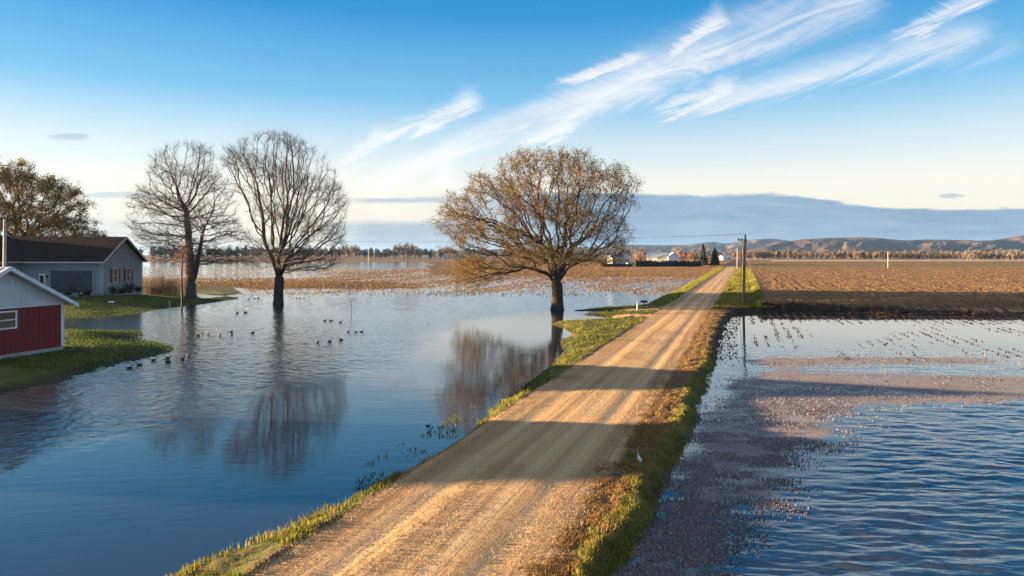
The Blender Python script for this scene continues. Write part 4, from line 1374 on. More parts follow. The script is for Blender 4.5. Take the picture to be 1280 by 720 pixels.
# ------------------------------------------------------------------ birds
def bird(name, mat, s=1.0, neck=.14):
    """Floating bird: one continuous body from tail to bill."""
    path = [(-.30, 0, .10), (-.24, 0, .085), (-.12, 0, .06), (.02, 0, .05), (.13, 0, .07), (.185, 0, .12), (.20, 0, .12 + neck * .6), (.215, 0, .14 + neck), (.25, 0, .165 + neck), (.285, 0, .155 + neck), (.33, 0, .14 + neck)]
    rad = [.008, .035, .085, .10, .085, .055, .032, .034, .042, .028, .008]
    m_ = MB().tube([(a * s, b * s, c * s) for a, b, c in path], [r * s for r in rad], 10)
    o = m_.build(name, M[mat], smooth=True)
    for sy in (-1, 1):
        wv = MB().tube([(-.22 * s, sy * .05 * s, .11 * s), (-.1 * s, sy * .085 * s, .10 * s), (.06 * s, sy * .085 * s, .085 * s), (.11 * s, sy * .06 * s, .085 * s)], [.006 * s, .03 * s, .035 * s, .01 * s], 6)
        wv.build('wing', M['duck' if mat != 'pale_plumage' else 'goose'], o, smooth=True)
    return o


proto_d = None
proto_g = None
FLOCKS = [
    ('goose', 'two geese floating left of the bare pond tree', [(296, 391.5), (306.5, 391)], 1.5),
    ('duck', 'string of ducks between lawn point and bare pond tree', [(247.5, 419), (252.5, 415.5), (260, 417.5), (275, 419), (289, 418.5), (289, 415), (316, 416)], 1.05),
    ('duck', 'ducks at the tip of the house lawn', [(311, 373.5), (318, 373), (323, 373)], 1.05),
    ('duck', 'tiny ducks right of the bare pond tree trunk', [(371, 373), (375, 373), (380, 372.5)], .95),
    ('duck', 'ducks in mid pond, row nearest the far shore', [(406, 401), (413, 401), (416, 400.5), (425.5, 403)], 1.0),
    ('duck', 'ducks in mid pond, middle row', [(435, 415), (444.5, 415.5), (452, 415)], 1.0),
    ('duck', 'ducks in mid pond, row nearest the camera', [(397, 428), (412, 427), (426, 425)], 1.05),
    ('duck', 'ducks off the tip of the shed lawn', [(228, 449.5), (234.5, 444.5), (210, 448), (209.5, 452.5)], 1.0),
    ('duck', 'ducks along the shed lawn shore', [(192, 450.5), (174, 456.5), (162, 460.5)], 1.0),
    ('duck', 'lone birds on the calm near pond', [(535, 532.5)], .55)]
for kind_, grp, pts_, sz in FLOCKS:
    pts_ = sorted(pts_)
    for k, (bx, by) in enumerate(pts_):
        if kind_ == 'goose':
            if proto_g is None: o = proto_g = bird('goose', 'goose', 1.0, .26)
            else: o = copy_tree(proto_g)
        else:
            if proto_d is None: o = proto_d = bird('duck', 'duck', 1.0, .12)
            else: o = copy_tree(proto_d)
        x, y, z = at(bx, by)
        o.location = (x, y, 0); o.rotation_euler = (0, 0, random.uniform(-.7, .7) + (math.pi if random.random() < .35 else 0)); o.scale = (sz * .52,) * 3
        tag(o, f'{ordinal(k + 1)} from the left of the {grp}' if len(pts_) > 1 else 'small dark duck alone on the calm near pond', kind_, grp if len(pts_) > 1 else None)
# the small grey white bird on the shaded road shoulder
x, y, z = at(799, 574, .33)
gl = bird('gull', 'gull', .46, .05)
for c_ in gl.children: c_.data.materials[0] = M['grey_metal']
for sy in (-1, 1): MB().tube([(-.02, sy * .03, .02), (-.02, sy * .03, -.06), (.03, sy * .03, -.065)], .006, 5).build('leg', M['insulator'], gl)
gl.location = (x, y, ground_z(x, y) + .045); gl.rotation_euler = (0, R(-25), R(100))
tag(gl, 'small white and grey bird standing on the shaded right road shoulder', 'bird')
# ------------------------------------------------------------------ sky grading and exposure
SKY = [(.99, .90, .79), (1.02, .96, .88), (.71, .85, .92), (.25, .59, .87), (.035, .34, .71), (.50, .52, .58)]
SKYMIX, SKYGAIN = .8, 3.2
CLOUD_W = (3.1, 3.05, 3.1)
BANK_A, BANK_B, BANK_LOW, HEAP = (.52, .98, 1.6), (.95, 1.45, 2.0), (.75, 1.35, 2.0), (3.1, 2.7, 2.5)
SKY_STRENGTH, EXPO, HAZE = .05, 2.72, 0.00005
# ------------------------------------------------------------------ hills
def hill(name, label, prof, Yr, Yf, seed, res_x, res_y, mat, u0, u1, spur=420, amp=800):
    us = np.linspace(u0, u1, res_x); ts = np.linspace(0, 1.5, res_y)
    px_ = np.array([p[0] for p in prof], float); tp = np.array([p[1] for p in prof], float)
    top = H + (HY - np.interp(us * F + 640, px_, tp)) / F * Yr
    Xg = us[None, :] * Yr + 0 * ts[:, None]
    off = (fbm(us * Yr / spur, us * 0 + 3.1, 4, seed) - .5)[None, :] * amp
    rav = np.abs(fbm(Xg / (spur * .55), ts[:, None] * 2.2 + 0 * Xg, 4, seed + 5) - .5) * 2
    tt = np.clip(ts[:, None] - off / (Yr - Yf) * (1 - np.clip(ts[:, None], 0, 1)) - .5 * (rav - .35) * np.sin(np.clip(ts[:, None], 0, 1) * math.pi), 0, 1.6)
    Zg = top[None, :] * sstep(.05, 1.0, tt) * np.where(ts[:, None] > 1, 1 - .25 * (ts[:, None] - 1), 1)
    Yg = Yf + (Yr - Yf) * ts[:, None] + 0 * Xg
    Xg = us[None, :] * Yg
    Zg = Zg + (rng.uniform(0, 1, Zg.shape) ** 2) * 3.5 * (Zg > 3) - 1.5
    V = np.stack([Xg, Yg, Zg], -1).reshape(-1, 3)
    ix = np.arange(res_x * res_y).reshape(res_y, res_x)
    q = np.stack([ix[:-1, :-1], ix[:-1, 1:], ix[1:, 1:], ix[1:, :-1]], -1).reshape(-1, 4)
    o = np_mesh(name, V, q, mat)
    return tag(o, label, 'hills', kind='structure')


m, nt, b = new_mat('wooded hillside')
w = NT(nt); P = w.pos()
nz = w.noise(P, .004, 5, .6); n2 = w.noise(P, .05, 4, .7)
c = w.mix(w.sstep(.4, .62, nz), (.075, .056, .05), (.135, .095, .075))
c = w.mix(w.sstep(.45, .7, n2), c, (.045, .036, .036))
w.link(c, b.inputs['Base Color']); b.inputs['Roughness'].default_value = 1; b.inputs['Specular IOR Level'].default_value = 0
hill('hills', 'bare wooded bluffs along the right horizon', [(860, 319), (915, 318), (930, 315), (950, 309), (975, 303), (1005, 299.5), (1040, 297.5), (1075, 297), (1100, 298.5), (1130, 301), (1160, 300), (1190, 300.5), (1225, 301.5), (1250, 300), (1268, 297), (1285, 294.5), (1320, 292), (1500, 296)],
     3300, 2300, 71, 620, 150, m, .25, 1.05)
hill('hills', 'far blue bluffs low on the horizon behind the white farmhouse', [(480, 316), (540, 313.5), (620, 312), (740, 309), (790, 306.5), (860, 306.5), (880, 303.5), (892, 302.5), (905, 304.5), (920, 303), (945, 299.5), (965, 299), (985, 301), (1020, 304), (1300, 304), (1500, 304)],
     5200, 3900, 72, 700, 90, m, -.3, 1.05, 500, 700)


# ------------------------------------------------------------------ distant trees
def small_tree(seed, h, wd, twigm, cover, qs, bark='bark_grey', n=90, shape='round'):
    """Bare tree seen from far off: limbs plus a loose veil of twig sprays. Returns arrays."""
    rg = np.random.default_rng(seed)
    zs = np.linspace(.25, 1, 7) * h
    wv = {'round': [.5, .8, 1, 1, .9, .65, .25], 'tall': [.5, .8, .95, 1, .85, .6, .2]}[shape]
    cl = profile_cloud(rg, [(z_, -wd / 2 * k_, wd / 2 * k_) for z_, k_ in zip(zs, wv)], n, 1, 0, .5, 0)
    D = h * .07
    seeds = [((0, 0, 0), -1), ((rg.normal(0, .02) * h, 0, h * .12), 0), ((rg.normal(0, .02) * h, rg.normal(0, .02) * h, h * .22), 1)]
    pos, par = colonize(rg, cl, seeds, D, h * .5, h * .09, (0, 0, .25), 40)
    VV, FF, off, rad, ch = skeleton_mesh(pos, par, h * .022, h * .004, h * .004)
    tv, tf = np.concatenate(VV[0] + [v for v in VV[1]]), np.concatenate(FF[0] + [f + off[0] for f in FF[1]])
    c = pos[rg.integers(3, len(pos), cover)] + rg.normal(0, h * .045, (cover, 3))
    # slim upright sprays
    a = rg.normal(0, .45, (cover, 3)) + np.array([0, 0, 1.0]); a /= np.linalg.norm(a, axis=1)[:, None]
    b_ = np.cross(a, rg.normal(0, 1, (cover, 3))); b_ /= np.linalg.norm(b_, axis=1)[:, None] + 1e-9
    s = qs * rg.uniform(.5, 1.3, cover)[:, None]
    lv = np.stack([c - a * s, c + b_ * s * .16, c + a * s, c - b_ * s * .16], 1).reshape(-1, 3)
    lf = np.arange(cover * 4).reshape(cover, 4)
    return tv, tf, lv, lf


def tree_obj(name, arr, bark, twigm, label, loc, group=None):
    t = thing(name, label, 'tree', loc, 0, group)
    np_mesh('trunk', arr[0], arr[1], M[bark], t)
    np_mesh('crown', arr[2], arr[3], M[twigm], t)
    return t


M['twig_wood'] = plain('wood twigs', (.17, .135, .11), .9, .3, .05)
protoA = tree_obj('bare_tree', small_tree(101, 19, 10, 0, 620, 1.5), 'bark_grey', 'twig_tan', 'x', (0, 0, -500))
protoB = tree_obj('bare_tree', small_tree(102, 19, 6.5, 0, 480, 1.5, shape='tall'), 'bark_grey', 'twig_tan', 'x', (0, 0, -500))
protoC = tree_obj('bare_tree', small_tree(103, 15, 11, 0, 620, 1.3), 'bark_grey', 'twig_grey', 'x', (0, 0, -500))
protos = [protoA, protoB, protoC]
used = set()


def put_tree(k, x, y, z, h, label, group, rz, wide=1.0):
    p = protos[k]
    h0 = (19, 19, 15)[k]
    o = p if k not in used else copy_tree(p)
    used.add(k)
    o.location = (x, y, z); o.rotation_euler = (0, 0, rz); s = h / h0; o.scale = (s * wide, s * wide, s)
    tag(o, label, 'tree', group)


r2 = random.Random(12)
# the left shelter belt: (from px, to px, top y, count, kind mix, phrase)
BELT = [(188, 232, 305, 5, (0, 2), 'between house gable and two-stemmed tree'), (262, 330, 306, 7, (0, 2, 1), 'between the two bare trees'),
        (362, 412, 305, 7, (0, 2, 1), 'behind the right branches of the bare pond tree'), (414, 450, 305.5, 9, (1, 1, 0), 'left of the lone white pole'),
        (455, 488, 310, 8, (1, 2), 'right of the lone white pole'), (490, 522, 301.5, 8, (0, 1, 0), 'in the tall clump at mid left'), (524, 552, 311, 5, (2, 1), 'trailing off right of the tall clump')]
for x0, x1, ty, cnt, ks, phrase in BELT:
    for i in range(cnt):
        px_ = x0 + (x1 - x0) * (i + .5 + r2.uniform(-.3, .3)) / cnt
        Yt = 760 + r2.uniform(-30, 60)
        tp = ty + r2.uniform(0, 5) * (1 if ty > 303 else 1.4)
        zg = .3
        put_tree(r2.choice(ks), (px_ - 640) / F * Yt, Yt, zg, H + (HY - tp) / F * Yt - zg, f'{ordinal(i + 1)} of the far bare trees {phrase}', 'far bare trees ' + phrase, r2.uniform(0, 6.28), r2.uniform(.8, 1.2))

# tan bare trees about the white farmhouse
for i, (px_, ty, Yt, wd, lb) in enumerate([(801, 310.5, 340, 14 / 1.5, 'round tan bare tree left of the white farmhouse'), (852, 312, 345, 6.5, 'orange tan bare tree just right of the white farmhouse'),
                                           (866, 313, 350, 7.5, 'low tan bare tree between farmhouse and the dark spruces')]):
    h = H + (HY - ty) / F * Yt - .3
    a = small_tree(120 + i, h, wd * 1.0, 0, 900, .6)
    tree_obj('bare_tree', a, 'bark_tan', 'twig_orange', lb, ((px_ - 640) / F * Yt, Yt, .3))


# dark spruces
def spruce(label, x, y, z, h, r, seed):
    rg = np.random.default_rng(seed)
    t = thing('spruce_tree', label, 'tree', (x, y, z))
    MB().tube([(0, 0, -.2), (0, 0, h * .5), (0, 0, h * .97)], [.22, .13, .03], 7).build('trunk', M['bark_dark'], t)
    n = 2600
    zz = h * (1 - rg.uniform(0, 1, n) ** .62 * .9)
    rr = r * (1 - zz / h) ** .8 * rg.uniform(.25, 1.05, n) * (1 + .25 * np.sin(zz * 5.5)) + .05
    th = rg.uniform(0, 6.283, n) ; rr = rr * (1 + .18 * np.sin(th * 3 + zz))
    c = np.stack([np.cos(th) * rr, np.sin(th) * rr, zz - rr * .22], -1)
    v, f = quads(rg, c, .30, 0)
    np_mesh('crown', v, f, M['conifer'], t)


spruce('taller dark spruce at the right end of the arborvitae hedge', *at(879, 333, .3)[:2], .3, 9.4, 2.3, 5)
spruce('shorter dark spruce standing beside the gravel road far end', *at(893.5, 333, .3)[:2], .3, 8.0, 2.3, 6)

# the clipped dark hedge: each shrub on its own
rg = np.random.default_rng(9)
n = 420
zz = rg.uniform(0, 1, n) ** .8 * 2.5
rr = .62 * (1 - (zz / 2.7) ** 3) * rg.uniform(.5, 1.05, n); th = rg.uniform(0, 6.283, n)
v, f = quads(rg, np.stack([np.cos(th) * rr, np.sin(th) * rr, zz], -1), .17, 0)
core = MB().lathe([(.45, 0), (.55, .5), (.5, 1.6), (.3, 2.25), (.05, 2.5)], n=9)
cv = np.array(core.v); cf = np.array([q for q in core.f if len(q) == 4])
hp0 = np_mesh('hedge_shrub', np.concatenate([v, cv]), np.concatenate([f, cf + len(v)]), M['hedge'])
HN = 34
for i in range(HN):
    o = hp0 if i == 0 else hp0.copy()
    if i: COL.objects.link(o)
    px_ = 795 + (875 - 795) * i / (HN - 1)
    x, y, z = at(px_, 333.3, .3)
    o.location = (x, y, .25); o.rotation_euler = (0, 0, r2.uniform(0, 6)); s = r2.uniform(.82, 1.08); o.scale = (1.15, 1.15, s)
    tag(o, f'{ordinal(i + 1)} arborvitae from the left in the dark hedge before the white farmhouse', 'shrub', 'arborvitae hedge before the farmhouse')
o = MB().box(-6, 6, -.06, .06, 0, 1.3)
for k in range(7): o.box(-6.05 + k * 2, -5.95 + k * 2, -.1, .1, -.2, 1.42)
x, y, z = at(772, 333.5, .3)
o = o.build('fence', M['bark_dark']); o.location = (x, y, .25); tag(o, 'dark board fence before the pale house left of the hedge', 'fence')


# ------------------------------------------------------------------ far buildings
def far_house(name, label, x, y, z, wx, dy, hw, hr, wall, roof, rz=0, wins=3, axis='x', door=True):
    t = thing(name, label, 'house', (x, y, z), rz)
    if axis == 'x':
        MB().prism([(-dy / 2, -.3), (dy / 2, -.3), (dy / 2, hw), (0, hr - .05), (-dy / 2, hw)], -wx / 2, wx / 2, 'x').build('wall', M[wall], t)
        half, a0, a1 = dy / 2, -wx / 2 - .35, wx / 2 + .35
    else:
        MB().prism([(-wx / 2, -.3), (wx / 2, -.3), (wx / 2, hw), (0, hr - .05), (-wx / 2, hw)], -dy / 2, dy / 2, 'y').build('wall', M[wall], t)
        half, a0, a1 = wx / 2, -dy / 2 - .35, dy / 2 + .35
    sl_ = (hr - hw) / half
    r_ = MB()
    for sg in (-1, 1):
        e = half + .4
        r_.prism([(sg * .001, hr), (sg * e, hr - sl_ * e), (sg * e, hr - sl_ * e + .14), (sg * .001, hr + .14)], a0, a1, axis)
    r_.build('roof', M[roof], t)
    for k in range(wins):
        xx_ = -wx / 2 + wx * (k + .7) / (wins + .6)
        wn = MB(); wn.box(xx_ - .55, xx_ + .55, -dy / 2 - .05, -dy / 2 - .003, 1.0, 2.2)
        wf = wn.build('window', M['white_paint'], t)
        MB().box(xx_ - .45, xx_ + .45, -dy / 2 - .07, -dy / 2 - .052, 1.1, 2.1).build('pane', M['glass'], wf)
    if door: MB().box(wx / 2 - 1.5, wx / 2 - .6, -dy / 2 - .06, -dy / 2 - .003, 0, 2.1).build('door', M['shutter'], t)
    return t


def fx(px_, Y): return (px_ - 640) / F * Y


M['cream_wall'] = plain('cream wall', (.66, .60, .48), .7, .12)
M['blue_roof'] = plain('pale blue roof', (.34, .42, .5), .5, .15)
far_house('farmhouse', 'white farmhouse with pale blue roof behind the dark hedge', fx(821, 338), 338, .3, 9.5, 8, 3.6, 5.9, 'white_paint', 'blue_roof', R(-8))
far_house('farm_annex', 'cream walled annex between the farmhouse and its white gable barn', fx(829, 332), 332, .3, 6, 6, 3.5, 4.9, 'cream_wall', 'cream_wall', R(-12), 1, 'y')
far_house('farm_barn', 'pale gabled barn right of the white farmhouse', fx(841, 331), 331, .3, 5.2, 8, 3.9, 5.9, 'white_paint', 'blue_roof', R(-5), 2, 'y', False)
far_house('farmhouse', 'pale house left of the hedge seen through the amber tree branches', fx(773, 345), 345, .3, 9, 7, 2.9, 5.2, 'grey_siding', 'blue_roof', R(14))
far_house('farmhouse', 'small white building far beyond the end of the gravel road', fx(906.5, 620), 620, .3, 8, 7, 2.6, 4.2, 'white_paint', 'white_paint', R(10), 2)
far_house('farmhouse', 'tiny white farmhouse right of the far tall tree clump', fx(535, 760), 760, .3, 9, 8, 4.5, 7.5, 'white_paint', 'shingle', R(-10), 2)
far_house('farm_shed', 'long low pale shed by the far trees behind the amber tree', fx(566, 770), 770, .3, 20, 9, 3.5, 5.5, 'trim', 'blue_roof', R(5), 2)


def car(label, x, y, z, rz, paint):
    t = thing('parked_car', label, 'car', (x, y, z), rz)
    MB().prism([(-2.2, .35), (2.2, .35), (2.25, .7), (2.1, .88), (1.2, .95), (-1.9, 1.0), (-2.2, .9)], -.85, .85, 'y').build('body', paint, t, bevel=.06)
    MB().prism([(1.1, .93), (.45, 1.42), (-1.2, 1.45), (-1.85, .98)], -.74, .74, 'y').build('cabin', M['glass'], t, bevel=.05)
    for xx_ in (-1.35, 1.4):
        for sy in (-.82, .82):
            MB().lathe([(.2, -.1), (.33, -.09), (.33, .09), (.2, .1)], (xx_, sy, .33), 'y', 12).build('wheel', M['rubber'], t)


car('small pale car parked between the board fence and hedge', fx(788.5, 333), 333, .28, R(20), plain('pale car paint', (.5, .5, .5), .35, .1))
car('dark car parked before the left end of the hedge', fx(796, 320), 320, .28, R(5), plain('dark car paint', (.02, .022, .028), .35, .2))

# the wood below the bluffs: one mass
ar = [small_tree(140 + i, 10, (6, 8, 5)[i], 0, 300, 1.1, shape=('round', 'round', 'tall')[i], n=50) for i in range(3)]


def wood(name, label, rows, mat_t, seed):
    rg = np.random.default_rng(seed)
    vs, fs, off = [], [], 0
    for (x0, x1, Y0, Y1, h0, h1, cnt) in rows:
        for i in range(cnt):
            Yt = rg.uniform(Y0, Y1); X_ = fx(rg.uniform(x0, x1), Yt)
            tv, tf, lv, lf = ar[rg.integers(0, 3)]
            s = rg.uniform(h0, h1) / 10; a = rg.uniform(0, 6.28); ca, sa = math.cos(a), math.sin(a)
            for v_, f_, in ((tv, tf), (lv, lf)):
                q = v_ * s
                q = np.stack([q[:, 0] * ca - q[:, 1] * sa + X_, q[:, 0] * sa + q[:, 1] * ca + Yt, q[:, 2] + .2], -1)
                vs.append(q); fs.append(f_ + off); off += len(q)
    o = np_mesh(name, np.concatenate(vs), np.concatenate(fs), M[mat_t])
    tag(o, label, 'woods', kind='stuff')


wood('woods', 'tan leafless wood lining the plain below the right bluffs', [(905, 1085, 640, 760, 6, 9.5, 150), (1085, 1290, 700, 800, 6, 9, 110), (1205, 1330, 560, 640, 6, 9, 70)], 'twig_wood', 1)
wood('woods', 'dark leafless thicket at the foot of the right bluffs', [(1080, 1230, 660, 700, 4.5, 6.5, 70), (880, 1320, 860, 960, 7, 10, 190)], 'twig_grey', 2)
wood('woods', 'thin grey far wood on the left horizon', [(150, 620, 1150, 1400, 12, 17, 190), (-60, 150, 1000, 1300, 10, 15, 60), (600, 790, 1300, 1500, 8, 13, 60)], 'twig_grey', 3)

# ------------------------------------------------------------------ sky, sun, camera
el, az = R(SUN_EL), R(SUN_AZ)
to_sun = Vector((-math.sin(az) * math.cos(el), math.cos(az) * math.cos(el), math.sin(el)))
sun = bpy.data.lights.new('sun', 'SUN'); sun.energy = 5.0; sun.angle = R(.5); sun.color = (1.0, .695, .395)
so = bpy.data.objects.new('sun', sun); COL.objects.link(so)
so.rotation_euler = to_sun.to_track_quat('Z', 'Y').to_euler()

wd = bpy.data.worlds.new('World'); SC.world = wd; wd.use_nodes = True
nt = wd.node_tree; w = NT(nt)
bg = nt.nodes['Background']
sky = w.n('ShaderNodeTexSky', sky_type='NISHITA', sun_disc=False)
sky.sun_elevation = el
sky.sun_rotation = -az
sky.altitude = 100; sky.air_density = 1.0; sky.dust_density = .6; sky.ozone_density = 2.2
d = w.n('ShaderNodeTexCoord').outputs['Generated']
dx, dy, dz = w.sep(d)
hyp = w.math('SQRT', w.math('ADD', w.math('MULTIPLY', dx, dx), w.math('MULTIPLY', dy, dy)))
v_ = w.math('DIVIDE', dz, w.math('MAXIMUM', hyp, .02))               # tangent of elevation
yy_ = w.math('MAXIMUM', dy, .08)
u = w.math('DIVIDE', dx, yy_)                                         # bearing, as a tangent from north
t = w.math('DIVIDE', dz, yy_)
front = w.sstep(.05, .3, dy)
# grade the clear sky by elevation and side
rmp = w.n('ShaderNodeValToRGB'); w.link(v_, rmp.inputs[0])
els = [(0.0, SKY[0]), (.10, SKY[1]), (.155, SKY[2]), (.225, SKY[3]), (.35, SKY[4]), (.62, (.04, .20, .45)), (1.0, SKY[5])]
rmp.color_ramp.elements[0].position = 0; rmp.color_ramp.elements[0].color = (*els[0][1], 1)
rmp.color_ramp.elements[1].position = els[-1][0]; rmp.color_ramp.elements[1].color = (*els[-1][1], 1)
for p_, c_ in els[1:-1]:
    e = rmp.color_ramp.elements.new(p_); e.color = (*c_, 1)
col = w.mix(1.0, sky.outputs[0], rmp.outputs[0], 'MULTIPLY')
col = w.mix(SKYMIX, col, w.mix(1.0, rmp.outputs[0], (SKYGAIN,) * 3, 'MULTIPLY'))
# streaked high cloud
streak = w.comb(w.math('MULTIPLY_ADD', t, 1.55, w.math('MULTIPLY', u, -.0)), w.math('SUBTRACT', w.math('MULTIPLY', u, .35), t), 0.0)
nf = w.noise(w.comb(w.math('MULTIPLY', u, 3.0), w.math('MULTIPLY_ADD', u, -7.5, w.math('MULTIPLY', t, 20.0)), 0.0), 1.5, 9, .68, 1.2)
ncl = w.noise(w.comb(w.math('MULTIPLY_ADD', t, 22.0, w.math('MULTIPLY', u, 9.0)), w.math('MULTIPLY', t, 5.0), 2.0), 3.4, 8, .7, .8)
warp = w.math('MULTIPLY', w.math('SUBTRACT', nf, .5), .07)
tw = w.math('ADD', t, warp)
uw = w.math('ADD', u, w.math('MULTIPLY', w.math('SUBTRACT', ncl, .5), .05))


def TP(x, y): return ((x - 640) / F, (HY - y) / F)


def stroke(p, q, wid0, wid1, fade=.3):
    """Density of a cloud band running from picture bearing p to q, widening along it."""
    (ax, ay), (bx, by) = TP(*p), TP(*q)
    ex, ey = bx - ax, by - ay; L2 = ex * ex + ey * ey
    rx, ry = w.math('SUBTRACT', uw, ax), w.math('SUBTRACT', tw, ay)
    k = w.math('DIVIDE', w.math('ADD', w.math('MULTIPLY', rx, ex), w.math('MULTIPLY', ry, ey)), L2, clamp=True)
    cx, cy = w.math('SUBTRACT', rx, w.math('MULTIPLY', k, ex)), w.math('SUBTRACT', ry, w.math('MULTIPLY', k, ey))
    dd = w.math('SQRT', w.math('ADD', w.math('MULTIPLY', cx, cx), w.math('MULTIPLY', cy, cy)))
    wid = w.math('MULTIPLY_ADD', k, 1.45 * (wid1 - wid0) / F, 1.45 * wid0 / F)
    body = w.sstep(1.0, 0.0, w.math('DIVIDE', dd, wid))
    ends = w.math('MULTIPLY', w.sstep(0.0, fade, k), w.sstep(1.0, 1 - fade, k))
    return w.math('MULTIPLY', body, ends)


def total(lst):
    s = None
    for a, g in lst:
        x = w.math('MULTIPLY', a, g)
        s = x if s is None else w.math('MAXIMUM', s, x)
    return s


dens = total([(stroke((420, 245), (960, 40), 16, 44, .12), .85), (stroke((700, 135), (1130, -35), 38, 60, .15), .64),
              (stroke((672, 113), (840, 58), 7, 16), .85), (stroke((812, 86), (925, 5), 9, 24), .9),
              (stroke((632, 186), (745, 142), 8, 13), .85), (stroke((792, 148), (950, 95), 9, 18), .85), (stroke((820, 140), (1275, 32), 18, 34, .15), .64),
              (stroke((1085, 66), (1270, -22), 10, 20), .85), (stroke((395, 236), (500, 150), 11, 15), .9), (stroke((448, 180), (570, 146), 10, 13), .9), (stroke((512, 168), (612, 112), 11, 17), .85),
              (stroke((540, 240), (578, 165), 14, 20), .95), (stroke((1150, 96), (1300, 40), 16, 24), .35)])
fib = w.math('ADD', w.math('MULTIPLY', nf, 1.7), w.math('MULTIPLY', w.math('SUBTRACT', ncl, .5), .3))
cirr = w.math('MULTIPLY', dens, w.math('SUBTRACT', fib, .12), clamp=True)
cirr = w.math('MULTIPLY', w.sstep(.02, .92, cirr), w.math('MULTIPLY', front, .95))
col = w.mix(cirr, col, CLOUD_W)
# a pale veil low over the horizon, a grey-blue bank below it on the right, thin bars on the left
nb = w.noise(w.comb(w.math('MULTIPLY', u, 2.2), w.math('MULTIPLY', t, 26.0), 5.0), 1.5, 6, .6, .4)
nb2 = w.noise(w.comb(w.math('MULTIPLY', u, 9.0), w.math('MULTIPLY', t, 60.0), 9.0), 1.5, 6, .7, .6)
edge = w.math('ADD', t, w.math('ADD', w.math('MULTIPLY', w.math('SUBTRACT', nb, .5), .020), w.math('MULTIPLY', w.math('SUBTRACT', nb2, .5), .012)))
topr = w.math('MULTIPLY_ADD', w.sstep(.36, .58, u), -.022, .0885)
bank = w.math('MULTIPLY', w.sstep(.003, -.003, w.math('SUBTRACT', edge, topr)), w.sstep(-.18, .12, u))
bankL = w.math('MULTIPLY', w.sstep(.006, -.012, w.math('SUBTRACT', edge, .05)), w.math('MULTIPLY', w.sstep(-.3, -.2, u), w.sstep(.15, -.1, u)))
bar = w.math('MULTIPLY', w.sstep(.006, .002, w.math('ABSOLUTE', w.math('SUBTRACT', edge, .078))), w.math('MULTIPLY', w.sstep(-.26, -.2, u), w.sstep(-.02, -.12, u)))
bar2 = w.math('MULTIPLY', w.sstep(.005, .001, w.math('ABSOLUTE', w.math('SUBTRACT', edge, .0865))), w.math('MULTIPLY', w.sstep(-.66, -.6, u), w.sstep(-.5, -.56, u)))
barL = w.math('MULTIPLY', w.sstep(.07, .045, edge), w.sstep(-.35, -.6, u))
front2 = w.math('MULTIPLY', front, .9)
bk = w.math('MAXIMUM', w.math('MAXIMUM', bank, w.math('MULTIPLY', bankL, .8)), w.math('MAXIMUM', w.math('MULTIPLY', bar, .6), w.math('MAXIMUM', w.math('MULTIPLY', bar2, .5), w.math('MULTIPLY', barL, .35))))
for (cx_, cy_, rx_, ry_, g_) in [(87, 171, 30, 7, .45), (1192, 244, 20, 4, .6), (1254, 261, 12, 4, .5)]:
    a_, b2 = TP(cx_, cy_)
    ex = w.math('DIVIDE', w.math('SUBTRACT', uw, a_), rx_ / F); ey = w.math('DIVIDE', w.math('SUBTRACT', edge, b2), ry_ / F)
    rr_ = w.math('ADD', w.math('MULTIPLY', ex, ex), w.math('MULTIPLY', ey, ey))
    bk = w.math('MAXIMUM', bk, w.math('MULTIPLY', w.sstep(1.1, .2, rr_), g_))
bcol = w.mix(w.sstep(.35, .65, w.math('MULTIPLY_ADD', nb2, .5, w.math('MULTIPLY', nb, .5))), BANK_A, BANK_B)
bcol = w.mix(w.sstep(.035, .0, t), bcol, BANK_LOW)
col = w.mix(w.math('MULTIPLY', bk, front2), col, bcol)
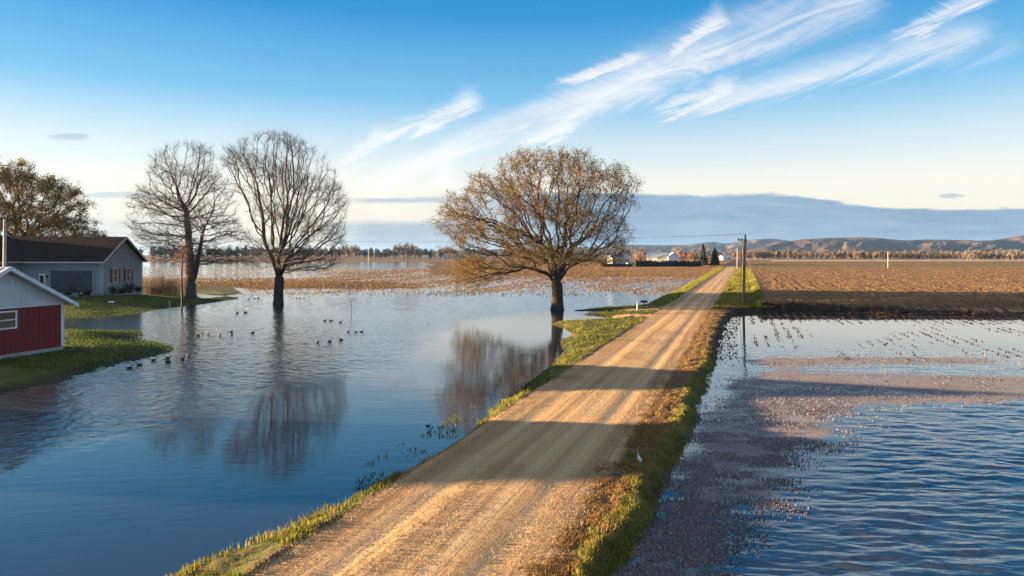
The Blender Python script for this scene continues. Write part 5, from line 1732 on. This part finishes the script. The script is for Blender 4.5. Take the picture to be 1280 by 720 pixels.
# small lit heap on the left of the bank
a_, b2 = TP(452, 268)
ex = w.math('DIVIDE', w.math('SUBTRACT', uw, a_), 22 / F); ey = w.math('DIVIDE', w.math('SUBTRACT', edge, b2), 9 / F)
heap = w.math('MULTIPLY', w.sstep(1.1, .3, w.math('ADD', w.math('MULTIPLY', ex, ex), w.math('MULTIPLY', ey, ey))), .9)
glow = w.math('MULTIPLY', w.sstep(.007, .001, w.math('ABSOLUTE', w.math('SUBTRACT', edge, .060))), w.math('MULTIPLY', w.sstep(-.25, -.2, u), w.sstep(-.06, -.12, u)))
col = w.mix(w.math('MULTIPLY', w.math('MAXIMUM', heap, w.math('MULTIPLY', glow, .6)), front2), col, HEAP)
w.link(col, bg.inputs['Color'])
bg.inputs['Strength'].default_value = SKY_STRENGTH

# thin air over the plain
if HAZE > 0:
    m = bpy.data.materials.new('air'); m.use_nodes = True
    nt = m.node_tree; nt.nodes.remove(nt.nodes['Principled BSDF'])
    pv = nt.nodes.new('ShaderNodeVolumePrincipled'); pv.inputs['Density'].default_value = HAZE; pv.inputs['Color'].default_value = (.30, .56, 1, 1); pv.inputs['Anisotropy'].default_value = .2
    nt.links.new(pv.outputs[0], nt.nodes['Material Output'].inputs['Volume'])
    hz = MB().box(-9500, 9500, -3500, 12500, -2.3, 120).build('haze', m)
    tag(hz, 'thin pale haze over the plain', 'haze', kind='stuff')

cam = bpy.data.cameras.new('camera'); cam.sensor_width = 36; cam.lens = 36 * F / 1280; cam.shift_y = (HY - 360) / 1280; cam.clip_end = 30000; cam.clip_start = .2
co = bpy.data.objects.new('camera', cam); COL.objects.link(co); co.location = (0, 0, H); co.rotation_euler = (R(90), 0, 0)
SC.camera = co
vs_ = SC.view_settings
SC.display_settings.display_device = 'sRGB'
vs_.view_transform = 'Standard'; vs_.look = 'None'; vs_.gamma = 1.0; vs_.exposure = EXPO; vs_.use_curve_mapping = False
SC.render.engine = 'CYCLES'
cy = SC.cycles
cy.use_denoising = True
cy.max_bounces = 6; cy.diffuse_bounces = 3; cy.glossy_bounces = 4; cy.transmission_bounces = 3; cy.volume_bounces = 0; cy.transparent_max_bounces = 6
cy.sample_clamp_indirect = .5
